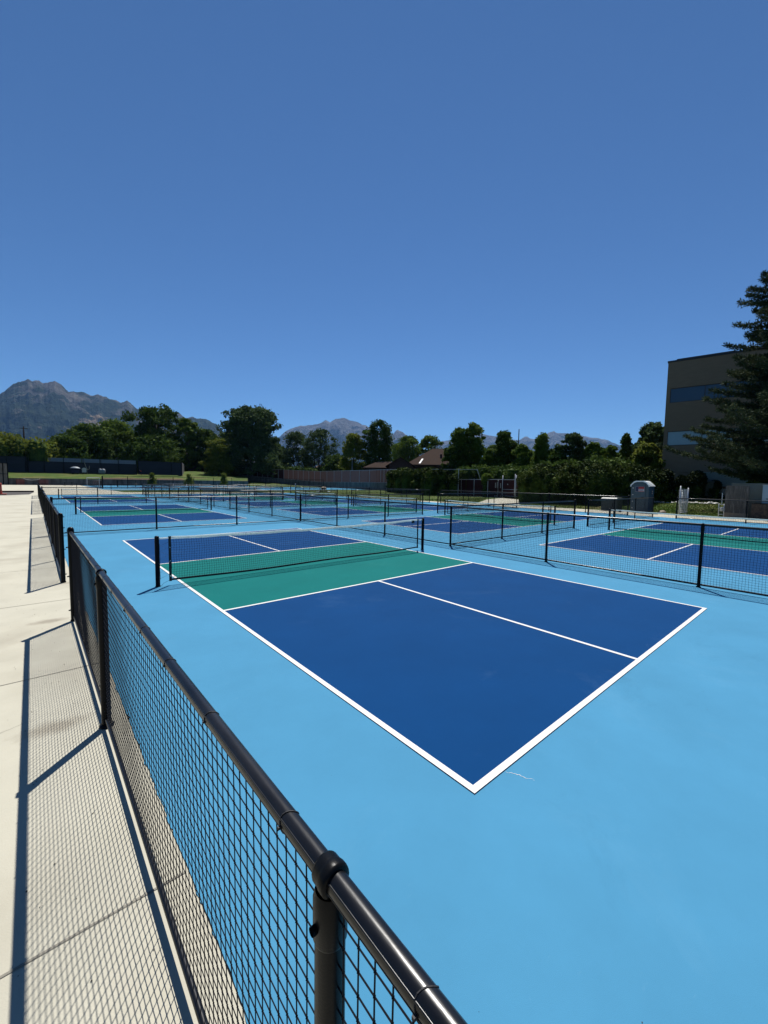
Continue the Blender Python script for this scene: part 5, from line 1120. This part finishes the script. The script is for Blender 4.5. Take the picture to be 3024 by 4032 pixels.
# ---- the large pine at the right edge
def pine():
    x, y = SP(3100, 40, 1880); t = thing('pine_tree', 'large dark pine filling the right edge in front of the office block', 'tree', (x, y, 0)); g = np.random.default_rng(77)
    H = 19.3
    MB().tube([(0, 0, -.1), (.1, 0, 5), (0, .1, 11), (0, 0, H)], [.42, .34, .2, .03], 12).build('trunk', 'bark', t, True)
    zs = [2.4, 4.1, 7.3, 8.5, 10.4, 12, 13, 15.7, 17.5, 19.2]; rs = [5.8, 6.0, 4.9, 4.6, 4.5, 3.9, 3.5, 3.0, 1.6, .35]
    limbs = MB(); T = []
    nb = 215
    for k in range(nb):
        z = 2.6+(H-3.0)*((k+g.uniform())/nb)**1.08; az_ = k*2.39996+g.normal()*.25; Lb = np.interp(z, zs, rs)*g.uniform(.62, 1.04)*(1.42 if g.uniform() < .13 and z < 9.5 else 1)
        rise = g.uniform(-.10, .16)*Lb; d = np.array([math.cos(az_), math.sin(az_), 0]); nrm = np.array([-d[1], d[0], 0])
        pts = []
        for s in np.linspace(0, 1, 7): pts.append(d*Lb*s+np.array([0, 0, z+rise*s-.10*Lb*math.sin(math.pi*s)*.6+.10*Lb*s**3])+nrm*.05*Lb*math.sin(s*3+k))
        limbs.tube(pts, list(np.linspace(.075, .012, 7)), 5)
        pts = np.array(pts)
        ns = int(8+Lb*3.3)
        for j in range(ns):
            s = .22+.78*(j+g.uniform())/ns; p = np.array([np.interp(s, np.linspace(0, 1, 7), pts[:, q]) for q in range(3)])
            sl_ = (.25+.95*(1-s))*g.uniform(.5, 1.1)*min(1, Lb/4); sg = 1 if j % 2 else -1
            sd_ = d*.55+nrm*sg*g.uniform(.6, 1.1)+np.array([0, 0, g.uniform(-.05, .35)]); sd_ /= np.linalg.norm(sd_)
            q1 = p+sd_*sl_+np.array([0, 0, .08]); limbs.tube([p, q1], [.014, .006], 3, False)
            for s2 in np.linspace(.15, 1.05, 3+int(sl_*4)): T.append((p+(q1-p)*s2, sd_+np.array([0, 0, .4])))
        T.append((pts[-1], d+np.array([0, 0, .5])))
    limbs.build('branches', 'bark', t)
    A = np.array([a for a, b in T]); B = np.array([b for a, b in T]); B /= np.linalg.norm(B, axis=1, keepdims=True); n = len(A); k = 15
    dirs = g.normal(size=(n, k, 3)); dirs /= np.linalg.norm(dirs, axis=2, keepdims=True); dirs = dirs+B[:, None]*.75; dirs /= np.linalg.norm(dirs, axis=2, keepdims=True)
    base = A[:, None]+g.normal(size=(n, k, 3))*.06; ln = g.uniform(.13, .26, (n, k, 1)); sd2 = np.cross(dirs, g.normal(size=(n, k, 3))); sd2 /= np.linalg.norm(sd2, axis=2, keepdims=True); w2 = .030
    V = np.stack([base-sd2*w2*.5, base+dirs*ln*.5-sd2*w2, base+dirs*ln, base+dirs*ln*.5+sd2*w2], 2).reshape(-1, 4, 3)
    link('needles', quads_mesh('needles', V, 'needle'), t); print('pine quads', len(V))
pine()
hedge('shrub', 'dark shrub low at the right edge beneath the pine', 'shrub', [hp(2960, 42, 1880, 1.4, .3), hp(3060, 41, 1872, 1.4, .3)], 'leaf_dark', 6000, .17, 18)

# ---- grass blades on the nearer lawns
g = np.random.default_rng(15); n = 42000
pl = [((31.95, 45), (-6, 11.5), .6), ((29.3, 45), (12, 30), .25), ((30, 46), (30, 56), .08), ((9, 28), (58.5, 72), .07)]
PP = []
for (xa, xb), (ya, yb), f in pl:
    k = int(n*f); xx = g.uniform(xa, xb, k); yy = g.uniform(ya, yb, k)
    if ya == 12: ok = xx > np.interp(yy, [12, 18.2, 22, 27.3, 30], [31.2, 30.6, 30.0, 29.4, 29.2]); on = (yy > 18+.42*(xx-30)) & (yy < 22.3+.6*(xx-30)); ok &= ~on; xx, yy = xx[ok], yy[ok]
    if ya == 58.5: ok = yy > 63.2-(xx-7.2)*.24; xx, yy = xx[ok], yy[ok]
    zz = np.interp(xx, [31.9, 34, 37, 41, 46], [0, .03, .18, .5, .98]) if yb <= 11.5 else np.full(len(xx), -.012)
    PP.append(np.stack([xx, yy, zz], 1))
PP = np.concatenate(PP); n = len(PP); a = g.uniform(0, 6.28, n); d = np.stack([np.cos(a), np.sin(a), 0*a], 1); h = g.uniform(.05, .12, n)[:, None]; ln = np.stack([g.normal(size=n)*.03, g.normal(size=n)*.03, 0*a], 1)
V = np.stack([PP-d*.02, PP+d*.02, PP+d*.008+ln+np.array([0, 0, 1])*h, PP-d*.008+ln+np.array([0, 0, 1])*h], 1)
tag(link('grass_blades', quads_mesh('grass_blades', V, 'leaf_grass')), 'short mown grass blades on the lawns', 'grass', None, 'stuff')
print('objects', len(bpy.data.objects))
